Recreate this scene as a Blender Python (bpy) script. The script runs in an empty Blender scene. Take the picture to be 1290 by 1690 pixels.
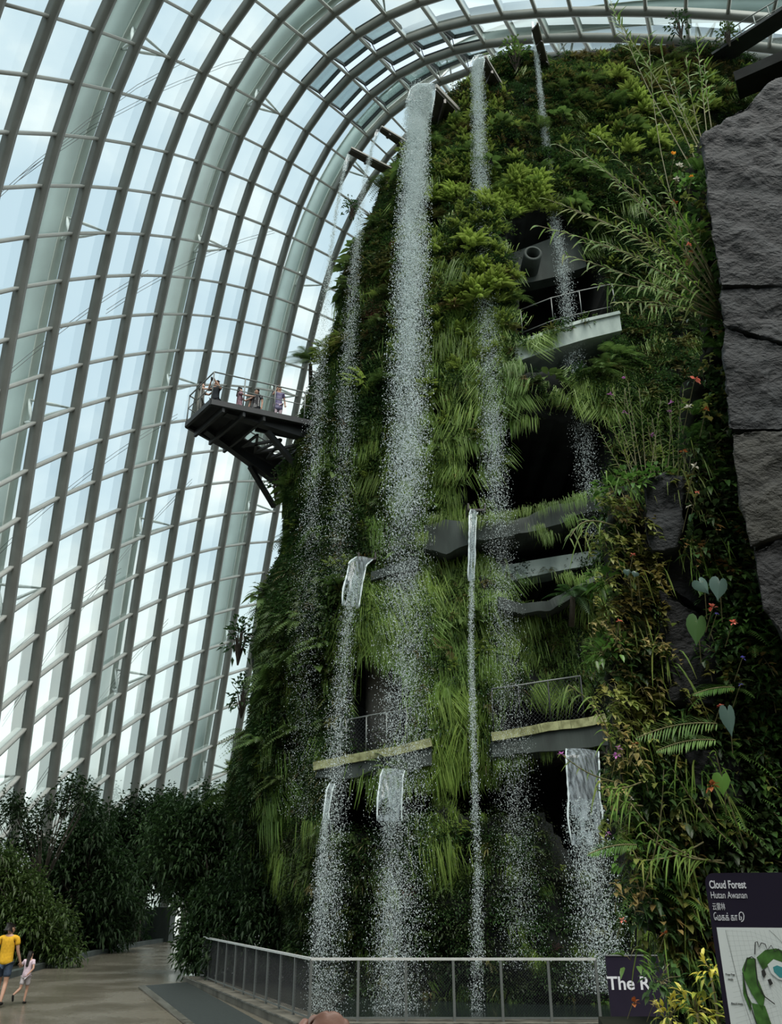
import bpy, bmesh, math, random
import numpy as np
from mathutils import Vector, Matrix, noise
from mathutils.bvhtree import BVHTree
random.seed(7); RNG = np.random.default_rng(7)
SC = bpy.context.scene
COL = SC.collection
# ------------------------------------------------------------------ camera
FPX = 1367.0; PITCH = math.radians(24.9); CAMZ = 2.3
CP, SP = math.cos(PITCH), math.sin(PITCH)
cam_d = bpy.data.cameras.new('camera'); cam = bpy.data.objects.new('camera', cam_d); COL.objects.link(cam)
cam.location = (0, 0, CAMZ); cam.rotation_euler = (math.pi/2 + PITCH, 0, 0)
cam_d.sensor_fit = 'VERTICAL'; cam_d.sensor_height = 24.0; cam_d.lens = 24.0*FPX/1690.0
cam_d.clip_end = 2000
SC.camera = cam

def ray(u, v):
    x = (u-645.0)/FPX; y = (845.0-v)/FPX
    return np.array([x, CP-y*SP, SP+y*CP])
def at(u, v, Y):
    r = ray(u, v); return np.array([0, 0, CAMZ]) + r*(Y/r[1])
def atz(u, v, z):
    r = ray(u, v); return np.array([0, 0, CAMZ]) + r*((z-CAMZ)/r[2])
def project(P):
    P = np.asarray(P, float); z = P[..., 2]-CAMZ
    d = P[..., 1]*CP + z*SP; yu = -P[..., 1]*SP + z*CP
    return 645+FPX*P[..., 0]/d, 845-FPX*yu/d, d
def lerp(a, b, t): return a+(b-a)*t
def nrm(v):
    v = np.asarray(v, float); return v/(np.linalg.norm(v, axis=-1, keepdims=True)+1e-9)

# ------------------------------------------------------------------ scene tree helpers
def put(o, parent=None):
    COL.objects.link(o)
    if parent is not None: o.parent = parent
    return o
def tag(o, label, cat, group=None, kind=None):
    o['label'] = label
    if kind: o['kind'] = kind
    if cat: o['category'] = cat
    if group: o['group'] = group
    return o
def empty(name, loc=(0, 0, 0), rz=0.0):
    o = bpy.data.objects.new(name, None); o.location = [float(c) for c in loc]; o.rotation_euler = (0, 0, rz)
    o.empty_display_size = .2
    return put(o)
def mesh_np(name, V, F, mat=None, parent=None, smooth=False, link=True):
    """V (n,3), F (m,3) or (m,4) arrays -> one mesh object"""
    V = np.ascontiguousarray(V, np.float32); F = np.ascontiguousarray(F, np.int32)
    me = bpy.data.meshes.new(name); k = F.shape[1]; m = len(F)
    me.vertices.add(len(V)); me.vertices.foreach_set('co', V.ravel())
    me.loops.add(m*k); me.loops.foreach_set('vertex_index', F.ravel())
    me.polygons.add(m); me.polygons.foreach_set('loop_start', np.arange(0, m*k, k, dtype=np.int32))
    me.polygons.foreach_set('loop_total', np.full(m, k, np.int32))
    if smooth: me.polygons.foreach_set('use_smooth', np.ones(m, bool))
    me.update(calc_edges=True)
    if mat: me.materials.append(mat)
    o = bpy.data.objects.new(name, me)
    if link: put(o, parent)
    return o
class G:
    """collects boxes, tubes and panels into one mesh"""
    def __init__(s): s.v = []; s.f = []; s.m = []; s.cur = 0
    def add(s, vs, fs):
        b = len(s.v); s.v += [tuple(float(c) for c in v) for v in vs]
        s.f += [tuple(i+b for i in f) for f in fs]; s.m += [s.cur]*len(fs); return s
    def hexa(s, p):  # 8 corners: bottom 0-3, top 4-7
        return s.add(p, [(3, 2, 1, 0), (4, 5, 6, 7), (0, 1, 5, 4), (1, 2, 6, 5), (2, 3, 7, 6), (3, 0, 4, 7)])
    def box(s, c, d, rz=0.0):
        cx, cy, cz = c; a, b, h = d[0]/2, d[1]/2, d[2]/2; co, si = math.cos(rz), math.sin(rz)
        p = []
        for z in (-h, h):
            for x, y in ((-a, -b), (a, -b), (a, b), (-a, b)):
                p.append((cx+x*co-y*si, cy+x*si+y*co, cz+z))
        return s.hexa(p)
    def beam(s, a, b, w, h, up=(0, 0, 1)):
        a = np.array(a, float); b = np.array(b, float); t = nrm(b-a); r = np.cross(t, up)
        if np.linalg.norm(r) < 1e-4: r = np.cross(t, (1, 0, 0))
        r = nrm(r); n = np.cross(r, t)
        p = [q+r*x*w/2+n*y*h/2 for q in (a, b) for x, y in ((-1, -1), (1, -1), (1, 1), (-1, 1))]
        return s.hexa(p)
    def tube(s, pts, r, n=6, cap=True):
        P = [np.array(p, float) for p in pts]; R = r if hasattr(r, '__len__') else [r]*len(P)
        vs = []; up = np.array([.13, .27, .95])
        for i, p in enumerate(P):
            t = nrm(P[min(i+1, len(P)-1)]-P[max(i-1, 0)])
            a = np.cross(t, up)
            if np.linalg.norm(a) < .15: a = np.cross(t, (1, 0, 0))
            a = nrm(a); b = np.cross(t, a)
            for k in range(n):
                th = 2*math.pi*k/n; vs.append(p+(a*math.cos(th)+b*math.sin(th))*R[i])
        fs = [(i*n+k, i*n+(k+1) % n, (i+1)*n+(k+1) % n, (i+1)*n+k) for i in range(len(P)-1) for k in range(n)]
        if cap: fs += [tuple(range(n-1, -1, -1)), tuple(range((len(P)-1)*n, len(P)*n))]
        return s.add(vs, fs)
    def ribbon(s, pts, side, w):
        side = nrm(side); W = w if hasattr(w, '__len__') else [w]*len(pts); vs = []
        for p, q in zip(pts, W): vs += [np.array(p)-side*q/2, np.array(p)+side*q/2]
        return s.add(vs, [(2*i, 2*i+1, 2*i+3, 2*i+2) for i in range(len(pts)-1)])
    def prism(s, poly, ext):
        """planar polygon (list of 3D points) swept along vector ext"""
        n = len(poly); e = np.array(ext, float); P = [np.array(p, float) for p in poly]
        return s.add(P+[p+e for p in P], [tuple(range(n-1, -1, -1)), tuple(range(n, 2*n))] +
                     [(i, (i+1) % n, (i+1) % n+n, i+n) for i in range(n)])
    def ball(s, c, r, seg=8, ring=6):
        c = np.array(c, float); r = np.array(r if hasattr(r, '__len__') else (r, r, r), float)
        vs = [c+r*(0, 0, 1)]
        for i in range(1, ring):
            a = math.pi*i/ring
            for k in range(seg):
                b = 2*math.pi*k/seg; vs.append(c+r*np.array([math.sin(a)*math.cos(b), math.sin(a)*math.sin(b), math.cos(a)]))
        vs.append(c-r*(0, 0, 1)); L = len(vs)-1
        fs = [(0, 1+k, 1+(k+1) % seg) for k in range(seg)]
        for i in range(ring-2):
            o = 1+i*seg
            fs += [(o+k, o+seg+k, o+seg+(k+1) % seg, o+(k+1) % seg) for k in range(seg)]
        o = 1+(ring-2)*seg
        fs += [(o+k, L, o+(k+1) % seg) for k in range(seg)]
        return s.add(vs, fs)
    def obj(s, name, mats, parent=None, smooth=False, loc=None, bevel=0):
        me = bpy.data.meshes.new(name); me.from_pydata(s.v, [], s.f)
        if not isinstance(mats, (list, tuple)): mats = [mats]
        for m in mats: me.materials.append(m)
        if len(mats) > 1: me.polygons.foreach_set('material_index', s.m)
        if smooth: me.polygons.foreach_set('use_smooth', [True]*len(s.f))
        me.update(); o = bpy.data.objects.new(name, me)
        if loc is not None: o.location = loc
        put(o, parent)
        if bevel:
            m = o.modifiers.new('edge', 'BEVEL'); m.width = bevel; m.segments = 2; m.limit_method = 'ANGLE'
        return o
# ------------------------------------------------------------------ numpy value noise
def _h(ix, iy, iz):
    n = (ix*374761393 + iy*668265263 + iz*2147483647) & 0xffffffff
    n = ((n ^ (n >> 13))*1274126177) & 0xffffffff
    return ((n ^ (n >> 16)) & 0xffff)/65535.0
def vnoise(P, sc=1.0):
    P = np.asarray(P, float)*sc; I = np.floor(P).astype(np.int64); f = P-I; f = f*f*(3-2*f); out = 0
    for dx in (0, 1):
        for dy in (0, 1):
            for dz in (0, 1):
                w = (f[..., 0] if dx else 1-f[..., 0])*(f[..., 1] if dy else 1-f[..., 1])*(f[..., 2] if dz else 1-f[..., 2])
                out = out + w*_h(I[..., 0]+dx+1000, I[..., 1]+dy+1000, I[..., 2]+dz+1000)
    return out*2-1
def fbm(P, sc=1.0, o=4):
    r = 0; a = 1.0
    for k in range(o): r = r+a*vnoise(np.asarray(P)+k*17.3, sc*2**k); a *= .5
    return r
def in_poly(u, v, poly):
    u = np.asarray(u); v = np.asarray(v); c = np.zeros(u.shape, bool); n = len(poly)
    for i in range(n):
        x1, y1 = poly[i]; x2, y2 = poly[(i+1) % n]
        if y1 == y2: continue
        k = ((y1 > v) != (y2 > v)) & (u < (x2-x1)*(v-y1)/(y2-y1)+x1); c ^= k
    return c
# ------------------------------------------------------------------ materials
def new_mat(name):
    m = bpy.data.materials.new(name); m.use_nodes = True; nt = m.node_tree
    b = nt.nodes['Principled BSDF']; return m, nt, b
def node(nt, t, **k):
    n = nt.nodes.new(t)
    for a, b in k.items(): setattr(n, a, b)
    return n
def rgba(c): return (c[0], c[1], c[2], 1)
def plain(name, c, rough=.5, metal=0.0, spec=.5, var=.12, scale=8.0, bump=0.0, c2=None, stretch=(1, 1, 1), coat=0):
    """noise-varied surface colour in object space with a little bump"""
    m, nt, b = new_mat(name); L = nt.links.new
    tc = node(nt, 'ShaderNodeTexCoord'); mp = node(nt, 'ShaderNodeMapping'); mp.inputs['Scale'].default_value = stretch
    nz = node(nt, 'ShaderNodeTexNoise'); nz.inputs['Scale'].default_value = scale; nz.inputs['Detail'].default_value = 5
    L(tc.outputs['Object'], mp.inputs[0]); L(mp.outputs[0], nz.inputs['Vector'])
    mx = node(nt, 'ShaderNodeMix', data_type='RGBA')
    lo = [max(0, q*(1-var)) for q in c]; hi = c2 or [q*(1+var) for q in c]
    mx.inputs['A'].default_value = rgba(lo); mx.inputs['B'].default_value = rgba(hi)
    rp = node(nt, 'ShaderNodeMapRange'); rp.inputs['From Min'].default_value = .3; rp.inputs['From Max'].default_value = .7
    L(nz.outputs['Fac'], rp.inputs[0]); L(rp.outputs[0], mx.inputs['Factor']); L(mx.outputs['Result'], b.inputs['Base Color'])
    b.inputs['Roughness'].default_value = rough; b.inputs['Metallic'].default_value = metal
    b.inputs['Specular IOR Level'].default_value = spec; b.inputs['Coat Weight'].default_value = coat
    if bump:
        bp = node(nt, 'ShaderNodeBump'); bp.inputs['Strength'].default_value = bump; bp.inputs['Distance'].default_value = .05
        L(nz.outputs['Fac'], bp.inputs['Height']); L(bp.outputs[0], b.inputs['Normal'])
    return m
def leaf_mat(name, c1, c2, c3=None, trans=.3, rough=.45, zscale=.35):
    """each leaf (mesh island) takes its own tone between c1 and c2; patches drift towards c3"""
    m, nt, b = new_mat(name); L = nt.links.new
    ge = node(nt, 'ShaderNodeNewGeometry'); oi = node(nt, 'ShaderNodeObjectInfo')
    mx = node(nt, 'ShaderNodeMix', data_type='RGBA'); mx.inputs['A'].default_value = rgba(c1); mx.inputs['B'].default_value = rgba(c2)
    L(ge.outputs['Random Per Island'], mx.inputs['Factor']); col = mx.outputs['Result']
    if c3:
        nz = node(nt, 'ShaderNodeTexNoise'); nz.inputs['Scale'].default_value = zscale; nz.inputs['Detail'].default_value = 3
        L(ge.outputs['Position'], nz.inputs['Vector'])
        rp = node(nt, 'ShaderNodeMapRange'); rp.inputs['From Min'].default_value = .45; rp.inputs['From Max'].default_value = .65
        L(nz.outputs['Fac'], rp.inputs[0])
        m2 = node(nt, 'ShaderNodeMix', data_type='RGBA'); L(rp.outputs[0], m2.inputs['Factor']); L(col, m2.inputs['A'])
        m2.inputs['B'].default_value = rgba(c3); col = m2.outputs['Result']
    hv = node(nt, 'ShaderNodeHueSaturation'); mr = node(nt, 'ShaderNodeMapRange')
    mr.inputs['To Min'].default_value = .72; mr.inputs['To Max'].default_value = 1.3
    L(oi.outputs['Random'], mr.inputs[0]); L(mr.outputs[0], hv.inputs['Value']); L(col, hv.inputs['Color']); col = hv.outputs[0]
    L(col, b.inputs['Base Color']); b.inputs['Roughness'].default_value = rough; b.inputs['Specular IOR Level'].default_value = .35
    tr = node(nt, 'ShaderNodeBsdfTranslucent'); L(col, tr.inputs['Color'])
    ms = node(nt, 'ShaderNodeMixShader'); ms.inputs[0].default_value = trans
    L(b.outputs[0], ms.inputs[1]); L(tr.outputs[0], ms.inputs[2]); L(ms.outputs[0], nt.nodes['Material Output'].inputs[0])
    return m
def glass_mat(name, tint, refl=.5, blend=.12):
    m, nt, b = new_mat(name); nt.nodes.remove(b); L = nt.links.new
    t = node(nt, 'ShaderNodeBsdfTransparent'); t.inputs[0].default_value = rgba(tint)
    g = node(nt, 'ShaderNodeBsdfGlossy'); g.inputs['Roughness'].default_value = .02; g.inputs[0].default_value = (.9, .95, .95, 1)
    lw = node(nt, 'ShaderNodeLayerWeight'); lw.inputs[0].default_value = blend
    mu = node(nt, 'ShaderNodeMath', operation='MULTIPLY'); mu.inputs[1].default_value = refl
    L(lw.outputs['Fresnel'], mu.inputs[0]); ms = node(nt, 'ShaderNodeMixShader'); L(mu.outputs[0], ms.inputs[0])
    L(t.outputs[0], ms.inputs[1]); L(g.outputs[0], ms.inputs[2]); L(ms.outputs[0], nt.nodes['Material Output'].inputs[0])
    return m
def water_mat(name, clear, white, rough=.08):
    """thin falling water: part clear, part white froth, with a gloss"""
    m, nt, b = new_mat(name); L = nt.links.new
    b.inputs['Base Color'].default_value = rgba(white); b.inputs['Roughness'].default_value = rough
    b.inputs['Specular IOR Level'].default_value = .8
    t = node(nt, 'ShaderNodeBsdfTransparent'); t.inputs[0].default_value = (.93, .97, .97, 1)
    tl = node(nt, 'ShaderNodeBsdfTranslucent'); tl.inputs[0].default_value = rgba(white)
    m1 = node(nt, 'ShaderNodeMixShader'); m1.inputs[0].default_value = .4; L(b.outputs[0], m1.inputs[1]); L(tl.outputs[0], m1.inputs[2])
    ms = node(nt, 'ShaderNodeMixShader')
    tc = node(nt, 'ShaderNodeTexCoord'); mp = node(nt, 'ShaderNodeMapping'); mp.inputs['Scale'].default_value = (9, 9, 1.6)
    nz = node(nt, 'ShaderNodeTexNoise'); nz.inputs['Scale'].default_value = 1.5; nz.inputs['Detail'].default_value = 4
    L(tc.outputs['Object'], mp.inputs[0]); L(mp.outputs[0], nz.inputs[0])
    rp = node(nt, 'ShaderNodeMapRange'); rp.inputs['From Min'].default_value = .35; rp.inputs['From Max'].default_value = .65
    rp.inputs['To Min'].default_value = max(0, clear-.25); rp.inputs['To Max'].default_value = min(1, clear+.25)
    L(nz.outputs['Fac'], rp.inputs[0]); L(rp.outputs[0], ms.inputs[0])
    L(m1.outputs[0], ms.inputs[1]); L(t.outputs[0], ms.inputs[2]); L(ms.outputs[0], nt.nodes['Material Output'].inputs[0])
    return m
M = {}
M['steel'] = plain('painted_grey_steel', (.19, .195, .175), .45, .0, .4, .12, 1.2)
M['steel_ring'] = plain('painted_grey_steel_ring', (.38, .39, .36), .45, .0, .4, .10, 1.2)
M['ext_steel'] = plain('pale_green_steel', (.72, .76, .70), .6, 0, .3, .1, .5)
M['ext_web'] = plain('grey_green_steel_web', (.60, .72, .70), .6, 0, .3, .1, .5)
M['strut'] = plain('white_strut_paint', (.8, .84, .82), .5)
M['glass'] = glass_mat('tinted_glass', (.71, .775, .765), .55, .12)
M['dark_frame'] = plain('dark_frame_steel', (.035, .04, .04), .5)
M['black_steel'] = plain('black_steel', (.018, .021, .023), .55, 0, .35, .3, 2)
M['rail_steel'] = plain('brushed_steel', (.14, .155, .148), .45, .3, .5, .1, 10)
M['bright_rail'] = plain('stainless_rail', (.6, .62, .6), .35, .2, .5, .1, 10)
M['spout'] = plain('bronze_brown_metal', (.055, .05, .045), .45, .2, .4, .3, 2)
M['spout_edge'] = plain('pale_trough_lip', (.30, .29, .26), .5)
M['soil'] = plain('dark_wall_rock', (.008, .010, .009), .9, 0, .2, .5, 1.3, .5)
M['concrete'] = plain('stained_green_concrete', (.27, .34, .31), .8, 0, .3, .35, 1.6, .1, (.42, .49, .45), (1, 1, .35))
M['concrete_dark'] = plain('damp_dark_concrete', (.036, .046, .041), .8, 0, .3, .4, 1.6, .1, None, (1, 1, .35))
M['moss_conc'] = plain('mossy_yellow_edge', (.26, .27, .12), .85, 0, .2, .5, 5, .3, (.36, .38, .2))
M['pillar'] = plain('warm_grey_pillar', (.20, .19, .165), .8, 0, .2, .2, 1, 0, None, (1, 1, .2))
# ------------------------------------------------------------------ world
W = bpy.data.worlds.new('sky'); SC.world = W; W.use_nodes = True; nt = W.node_tree; L = nt.links.new
bg = nt.nodes['Background']
tc = node(nt, 'ShaderNodeTexCoord'); mp = node(nt, 'ShaderNodeMapping'); mp.inputs['Scale'].default_value = (1.7, 1.7, 2.6)
mp.inputs['Location'].default_value = (.35, .1, .62)
nz = node(nt, 'ShaderNodeTexNoise'); nz.inputs['Scale'].default_value = 2.1; nz.inputs['Detail'].default_value = 7; nz.inputs['Roughness'].default_value = .52
L(tc.outputs['Generated'], mp.inputs[0]); L(mp.outputs[0], nz.inputs[0])
rp = node(nt, 'ShaderNodeValToRGB'); e = rp.color_ramp.elements
e[0].position = .40; e[0].color = (.62, .77, .88, 1); e[1].position = .62; e[1].color = (1.12, 1.16, 1.13, 1)
x = e.new(.50); x.color = (.74, .87, .95, 1)
L(nz.outputs['Fac'], rp.inputs[0])
sx = node(nt, 'ShaderNodeSeparateXYZ'); L(tc.outputs['Generated'], sx.inputs[0])
hz = node(nt, 'ShaderNodeMapRange'); hz.inputs['From Min'].default_value = .05; hz.inputs['From Max'].default_value = .42
hz.inputs['To Min'].default_value = .85; hz.inputs['To Max'].default_value = 0
L(sx.outputs[2], hz.inputs[0])
mh = node(nt, 'ShaderNodeMix', data_type='RGBA'); mh.inputs['B'].default_value = (.98, 1.08, 1.0, 1); L(hz.outputs[0], mh.inputs['Factor']); L(rp.outputs[0], mh.inputs['A'])
gr = node(nt, 'ShaderNodeMapRange'); gr.inputs['From Min'].default_value = -.06; gr.inputs['From Max'].default_value = .0
L(sx.outputs[2], gr.inputs[0])
mg = node(nt, 'ShaderNodeMix', data_type='RGBA'); mg.inputs['A'].default_value = (.05, .06, .05, 1); L(gr.outputs[0], mg.inputs['Factor']); L(mh.outputs['Result'], mg.inputs['B'])
L(mg.outputs['Result'], bg.inputs[0]); bg.inputs[1].default_value = 1.25
sd = bpy.data.lights.new('sun', 'SUN'); sd.energy = 4.2; sd.angle = math.radians(40); sd.color = (1, .96, .88)
so = bpy.data.objects.new('sun', sd); put(so); so.rotation_euler = Vector((-.22, .46, -1)).to_track_quat('-Z', 'Y').to_euler()
SC.view_settings.view_transform = 'Standard'; SC.view_settings.look = 'None'; SC.view_settings.gamma = 1; SC.view_settings.exposure = 0
SC.view_settings.use_curve_mapping = False
SC.cycles.max_bounces = 8; SC.cycles.transparent_max_bounces = 24; SC.cycles.diffuse_bounces = 3; SC.cycles.glossy_bounces = 3
SC.cycles.use_denoising = True; SC.cycles.use_adaptive_sampling = True; SC.cycles.adaptive_threshold = .02
# ------------------------------------------------------------------ dome
DOME_S = 17.5
ND = {}
for j, t in ((-14, '9,1276,24'),
    (-13, '9,1202,20 10,1202,65'),
    (-12, '9,1132,15'),
    (-11, '9,1066,12'),
    (-10, '9,1002,13 10,1013,57'),
    (-9, '9,942.6,17 10,959.7,58'),
    (-8, '9,882,18.6 10,905,57.4'),
    (-7, '9,828,23.3 10,848,63'),
    (-6, '9,776.7,29.5 10,801.6,69.8'),
    (-5, '8,691.5,4.7 9,724,41.9 10,748.8,80.6 11,775,116'),
    (-4, '8,634,21.7 9,669.8,59 10,700.8,96 11,725.6,133'),
    (-3, '7,551,18 8,588.9,53 9,621,85 10,652,120 11,680.6,152'),
    (-2, '6,462,25 7,499.6,57 8,537,90.7 9,573.5,120 10,607,152 11,639,184'),
    (-1, '4,318,25 5,368.4,53 6,414.4,81 7,456.3,110 8,496.8,138 9,534.4,164.7 10,570.7,194 11,604.2,223'),
    (0, '1,79,27 2,153.5,50 3,217,70 4,275,92 5,329,116 6,375.4,142 7,420,167.5 8,462,191 9,501,215 10,538.6,241.4 11,573.5,266.5'),
    (1, '1,38,120 2,115,134 3,184,148 4,244,165 5,300.5,185.5 6,343.3,202 7,390.7,224.7 8,434,245.6 9,474.4,268 10,513.5,291.7 11,548.4,315.4'),
    (2, '1,9,216 2,88,221 3,158.5,229 4,217.5,240.5 5,276,252 6,324,266 7,367,282 8,410,301.4 9,453.5,321 10,491.2,339 11,530.3,360 12,565,382'),
    (3, '2,64,304.5 3,135.5,308 4,197,312 5,256,320 6,305,330 7,347.4,340.5 8,392,354.5 9,432.6,371 10,473,388 11,510.7,407.5 12,545.6,427'),
    (4, '2,45,391.5 3,117.5,386 4,178,385 5,236.5,387.5 6,288,392.5 7,331,399 8,376.4,410 9,419,424 10,460.6,437 11,496.4,453.7 12,533.5,470'),
    (5, '2,28,474 3,98.5,462.7 4,157,455 5,217.5,454 6,271,455 7,318.5,459 8,363.4,466.5 9,404,475.5 10,446.5,488 11,483.6,501 12,520.7,516'),
    (6, '2,9,558.6 3,83,540.7 4,144.5,528 5,203.5,520 6,256,517.7 7,305.7,518 8,350.6,521.5 9,392.8,528 10,435,538 11,472,549.7 12,510.5,561'),
    (7, '3,68,620 4,132,601 5,190.5,588 6,243,581.6 7,293,577 8,337.8,577.8 9,380,583 10,423.5,589 11,460.6,597'),
    (8, '3,55,698 4,119,673.7 5,179,656 6,231.5,645.6 7,281,637 8,327.5,634'),
    (9, '3,42,776 4,106,748 5,165,726 6,218.7,711 7,270,698'),
    (10, '3,27,856 4,92,821 5,153,793 6,208.5,775 7,259.7,760.7 8,305.7,749'),
    (11, '3,19,933 4,80,895.5 5,140,863 6,194.4,841 7,247,822 8,291.6,807'),
    (12, '3,8.5,1013 4,70,970.5 5,129.6,934.7 6,184,907.4 7,237,883.6 8,283,866.5 9,329,854.6 10,371.8,847.7'),
    (13, '4,59.7,1049 5,119.4,1006 6,174,974 7,225,948.4 8,273,928 9,319,912.6 10,359.8,902 11,402.5,897'),
    (14, '4,49.5,1125.7 5,109,1079.7 6,165.4,1042 7,216.6,1013 8,262.6,989 9,308.7,972 10,351.3,958.6 11,394,950'),
    (15, '4,37.5,1204 5,99,1153 6,153.5,1113.8 7,206,1078 8,254,1050.7 9,300,1032 10,342.8,1016.6 11,385.4,1004.6'),
    (16, '4,27,1277.5 5,88.7,1223 6,145,1180 7,196,1142.8 8,245.6,1113.8 9,291.6,1091.6 10,334,1073 11,377,1059'),
    (17, '5,80,1301 6,134.7,1253.6 7,187.6,1211 8,235.3,1178.6 9,283,1151 10,325.7,1130.8 11,366.6,1113.8'),
    (18, '7,177.4,1279 8,225,1245 9,272.9,1214.4 10,315.5,1190.5 11,358,1171.8'),
    (19, '9,262.6,1277.5 10,305,1250 11,348,1229.7 12,388.8,1214.4'),):
    for q in t.split():
        a, b, c = q.split(','); ND[(int(a), j)] = (float(b), float(c))
IMAX, J0, J1 = 13, -16, 28
def dome_node(i, u, v):
    r = ray(u, v); t = DOME_S*(1+.1641*i+.0019*i*i)/(r[1]+.251*r[2]+.5877*r[0]); return r*t+np.array([0, 0, CAMZ])
nI, nJ = IMAX+1, J1-J0+1
gid = lambda i, j: i*nJ+(j-J0)
rowsA, rhs = [], []
def eq(ids, cs, b, w):
    r = np.zeros(nI*nJ); r[ids] = np.array(cs)*w; rowsA.append(r); rhs.append(np.array(b, float)*w)
for (i, j), (u, v) in ND.items(): eq([gid(i, j)], [1], dome_node(i, u, v), 1.0)
Z3 = (0, 0, 0)
for i in range(nI):
    for j in range(J0, J1-2): eq([gid(i, j+k) for k in range(4)], [-1, 3, -3, 1], Z3, 2.0)
    for j in range(J0, J1-1): eq([gid(i, j+k) for k in range(3)], [1, -2, 1], Z3, .02)
for j in range(J0, J1+1):
    for i in range(nI-3): eq([gid(i+k, j) for k in range(4)], [-1, 3, -3, 1], Z3, 2.0)
    for i in range(nI-2): eq([gid(i+k, j) for k in range(3)], [1, -2, 1], Z3, .02)
DP = np.linalg.lstsq(np.array(rowsA), np.array(rhs), rcond=None)[0].reshape(nI, nJ, 3)
DT = np.gradient(DP, axis=1); DS = np.gradient(DP, axis=0)
DN = nrm(np.cross(DT, DS))
_c = np.array([6, 36, 10.0]); DN *= np.sign(np.sum(DN*(DP-_c), axis=2, keepdims=True))
def jlo(i): # first ring kept on each arch (the rest is overhead, out of the picture)
    js = [j for (a, j) in ND if a == min(max(i, 1), 12)]
    return max(J0, min(js)-2) if i < 8 else J0
def jhi(i):
    z = DP[i, :, 2]; ok = [j for j in range(J0, J1+1) if DP[i, j-J0, 2] > -.6]
    return max(ok)
def sweep(P, N, T, w, d0, d1):
    """box section swept along P; d0..d1 along the normal"""
    T = nrm(T); B = nrm(np.cross(T, N)); V = []
    for p, n, b in zip(P, N, B):
        V += [p+b*w/2+n*d0, p-b*w/2+n*d0, p-b*w/2+n*d1, p+b*w/2+n*d1]
    F = []
    for k in range(len(P)-1):
        o = 4*k
        for q in range(4): F.append((o+q, o+(q+1) % 4, o+4+(q+1) % 4, o+4+q))
    n = len(P)-1
    F += [(3, 2, 1, 0), (4*n, 4*n+1, 4*n+2, 4*n+3)]
    return np.array(V), np.array(F)
for i in range(nI):
    a, b = jlo(i)-J0, jhi(i)-J0+1
    V, F = sweep(DP[i, a:b], DN[i, a:b], DT[i, a:b], .18, .05, -.42)
    o = mesh_np('arch_beam', V, F, M['steel'])
    tag(o, 'grey steel arch beam curving up the inside of the glass dome', 'arch beam', 'arch beams of the glass dome', 'structure')
for j in range(J0, J1+1):
    ii = [i for i in range(nI) if jlo(i) <= j <= jhi(i)]
    if len(ii) < 2: continue
    k = j-J0; a, b = ii[0], ii[-1]+1
    V, F = sweep(DP[a:b, k], DN[a:b, k], DS[a:b, k], .13, .02, -.20)
    o = mesh_np('ring_beam', V, F, M['steel_ring'])
    tag(o, 'thinner grey steel ring beam crossing the dome arches', 'ring beam', 'ring beams of the glass dome', 'structure')
VENTS = {(8, -4), (9, -4), (9, -5), (10, -5), (8, -3), (9, -3), (10, -3), (10, -4), (9, -2), (10, -2), (8, -2), (10, -6), (9, -6)}
wn = 0
for i in range(nI-1):
    V = []; F = []
    for j in range(max(jlo(i), jlo(i+1)), min(jhi(i), jhi(i+1))):
        if (i, j) in VENTS: continue
        k = j-J0; b = len(V)
        for (p, q) in ((i, k), (i+1, k), (i+1, k+1), (i, k+1)): V.append(DP[p, q]+DN[p, q]*.05)
        F.append((b, b+1, b+2, b+3))
    if F:
        wn += 1; o = mesh_np('window_%d' % wn, np.array(V), np.array(F), M['glass'])
        tag(o, 'strip of greenish dome glass panes between two arch beams', 'window', 'glazing of the dome', 'structure')
vn = 0
for (i, j) in sorted(VENTS):
    k = j-J0; P = [DP[i, k], DP[i+1, k], DP[i+1, k+1], DP[i, k+1]]; n = nrm(DN[i, k]+DN[i+1, k+1])
    c = sum(P)/4; P = [c+(p-c)*.93+n*.08 for p in P]; lift = n*.55
    Q = [P[0]+lift*.1, P[1]+lift, P[2]+lift, P[3]+lift*.1]  # hinged on one arch, opened outwards
    e = empty('vent_window', (0, 0, 0)); vn += 1
    g = G(); gl = G()
    for a in range(4): g.beam(Q[a], Q[(a+1) % 4], .10, .22, n)
    g.obj('frame', M['dark_frame'], e)
    gl.prism(Q, n*.02).obj('pane', M['glass'], e)
    s = G()
    for a in (1, 2): s.tube([P[a], Q[a]*.8+Q[0 if a == 1 else 3]*.2], .03, 5)
    s.obj('actuator_arm', M['dark_frame'], e)
    tag(e, 'opened roof vent with dark frame among the dome panes above the left spouts', 'roof vent', 'opened roof vents of the dome')
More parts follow.
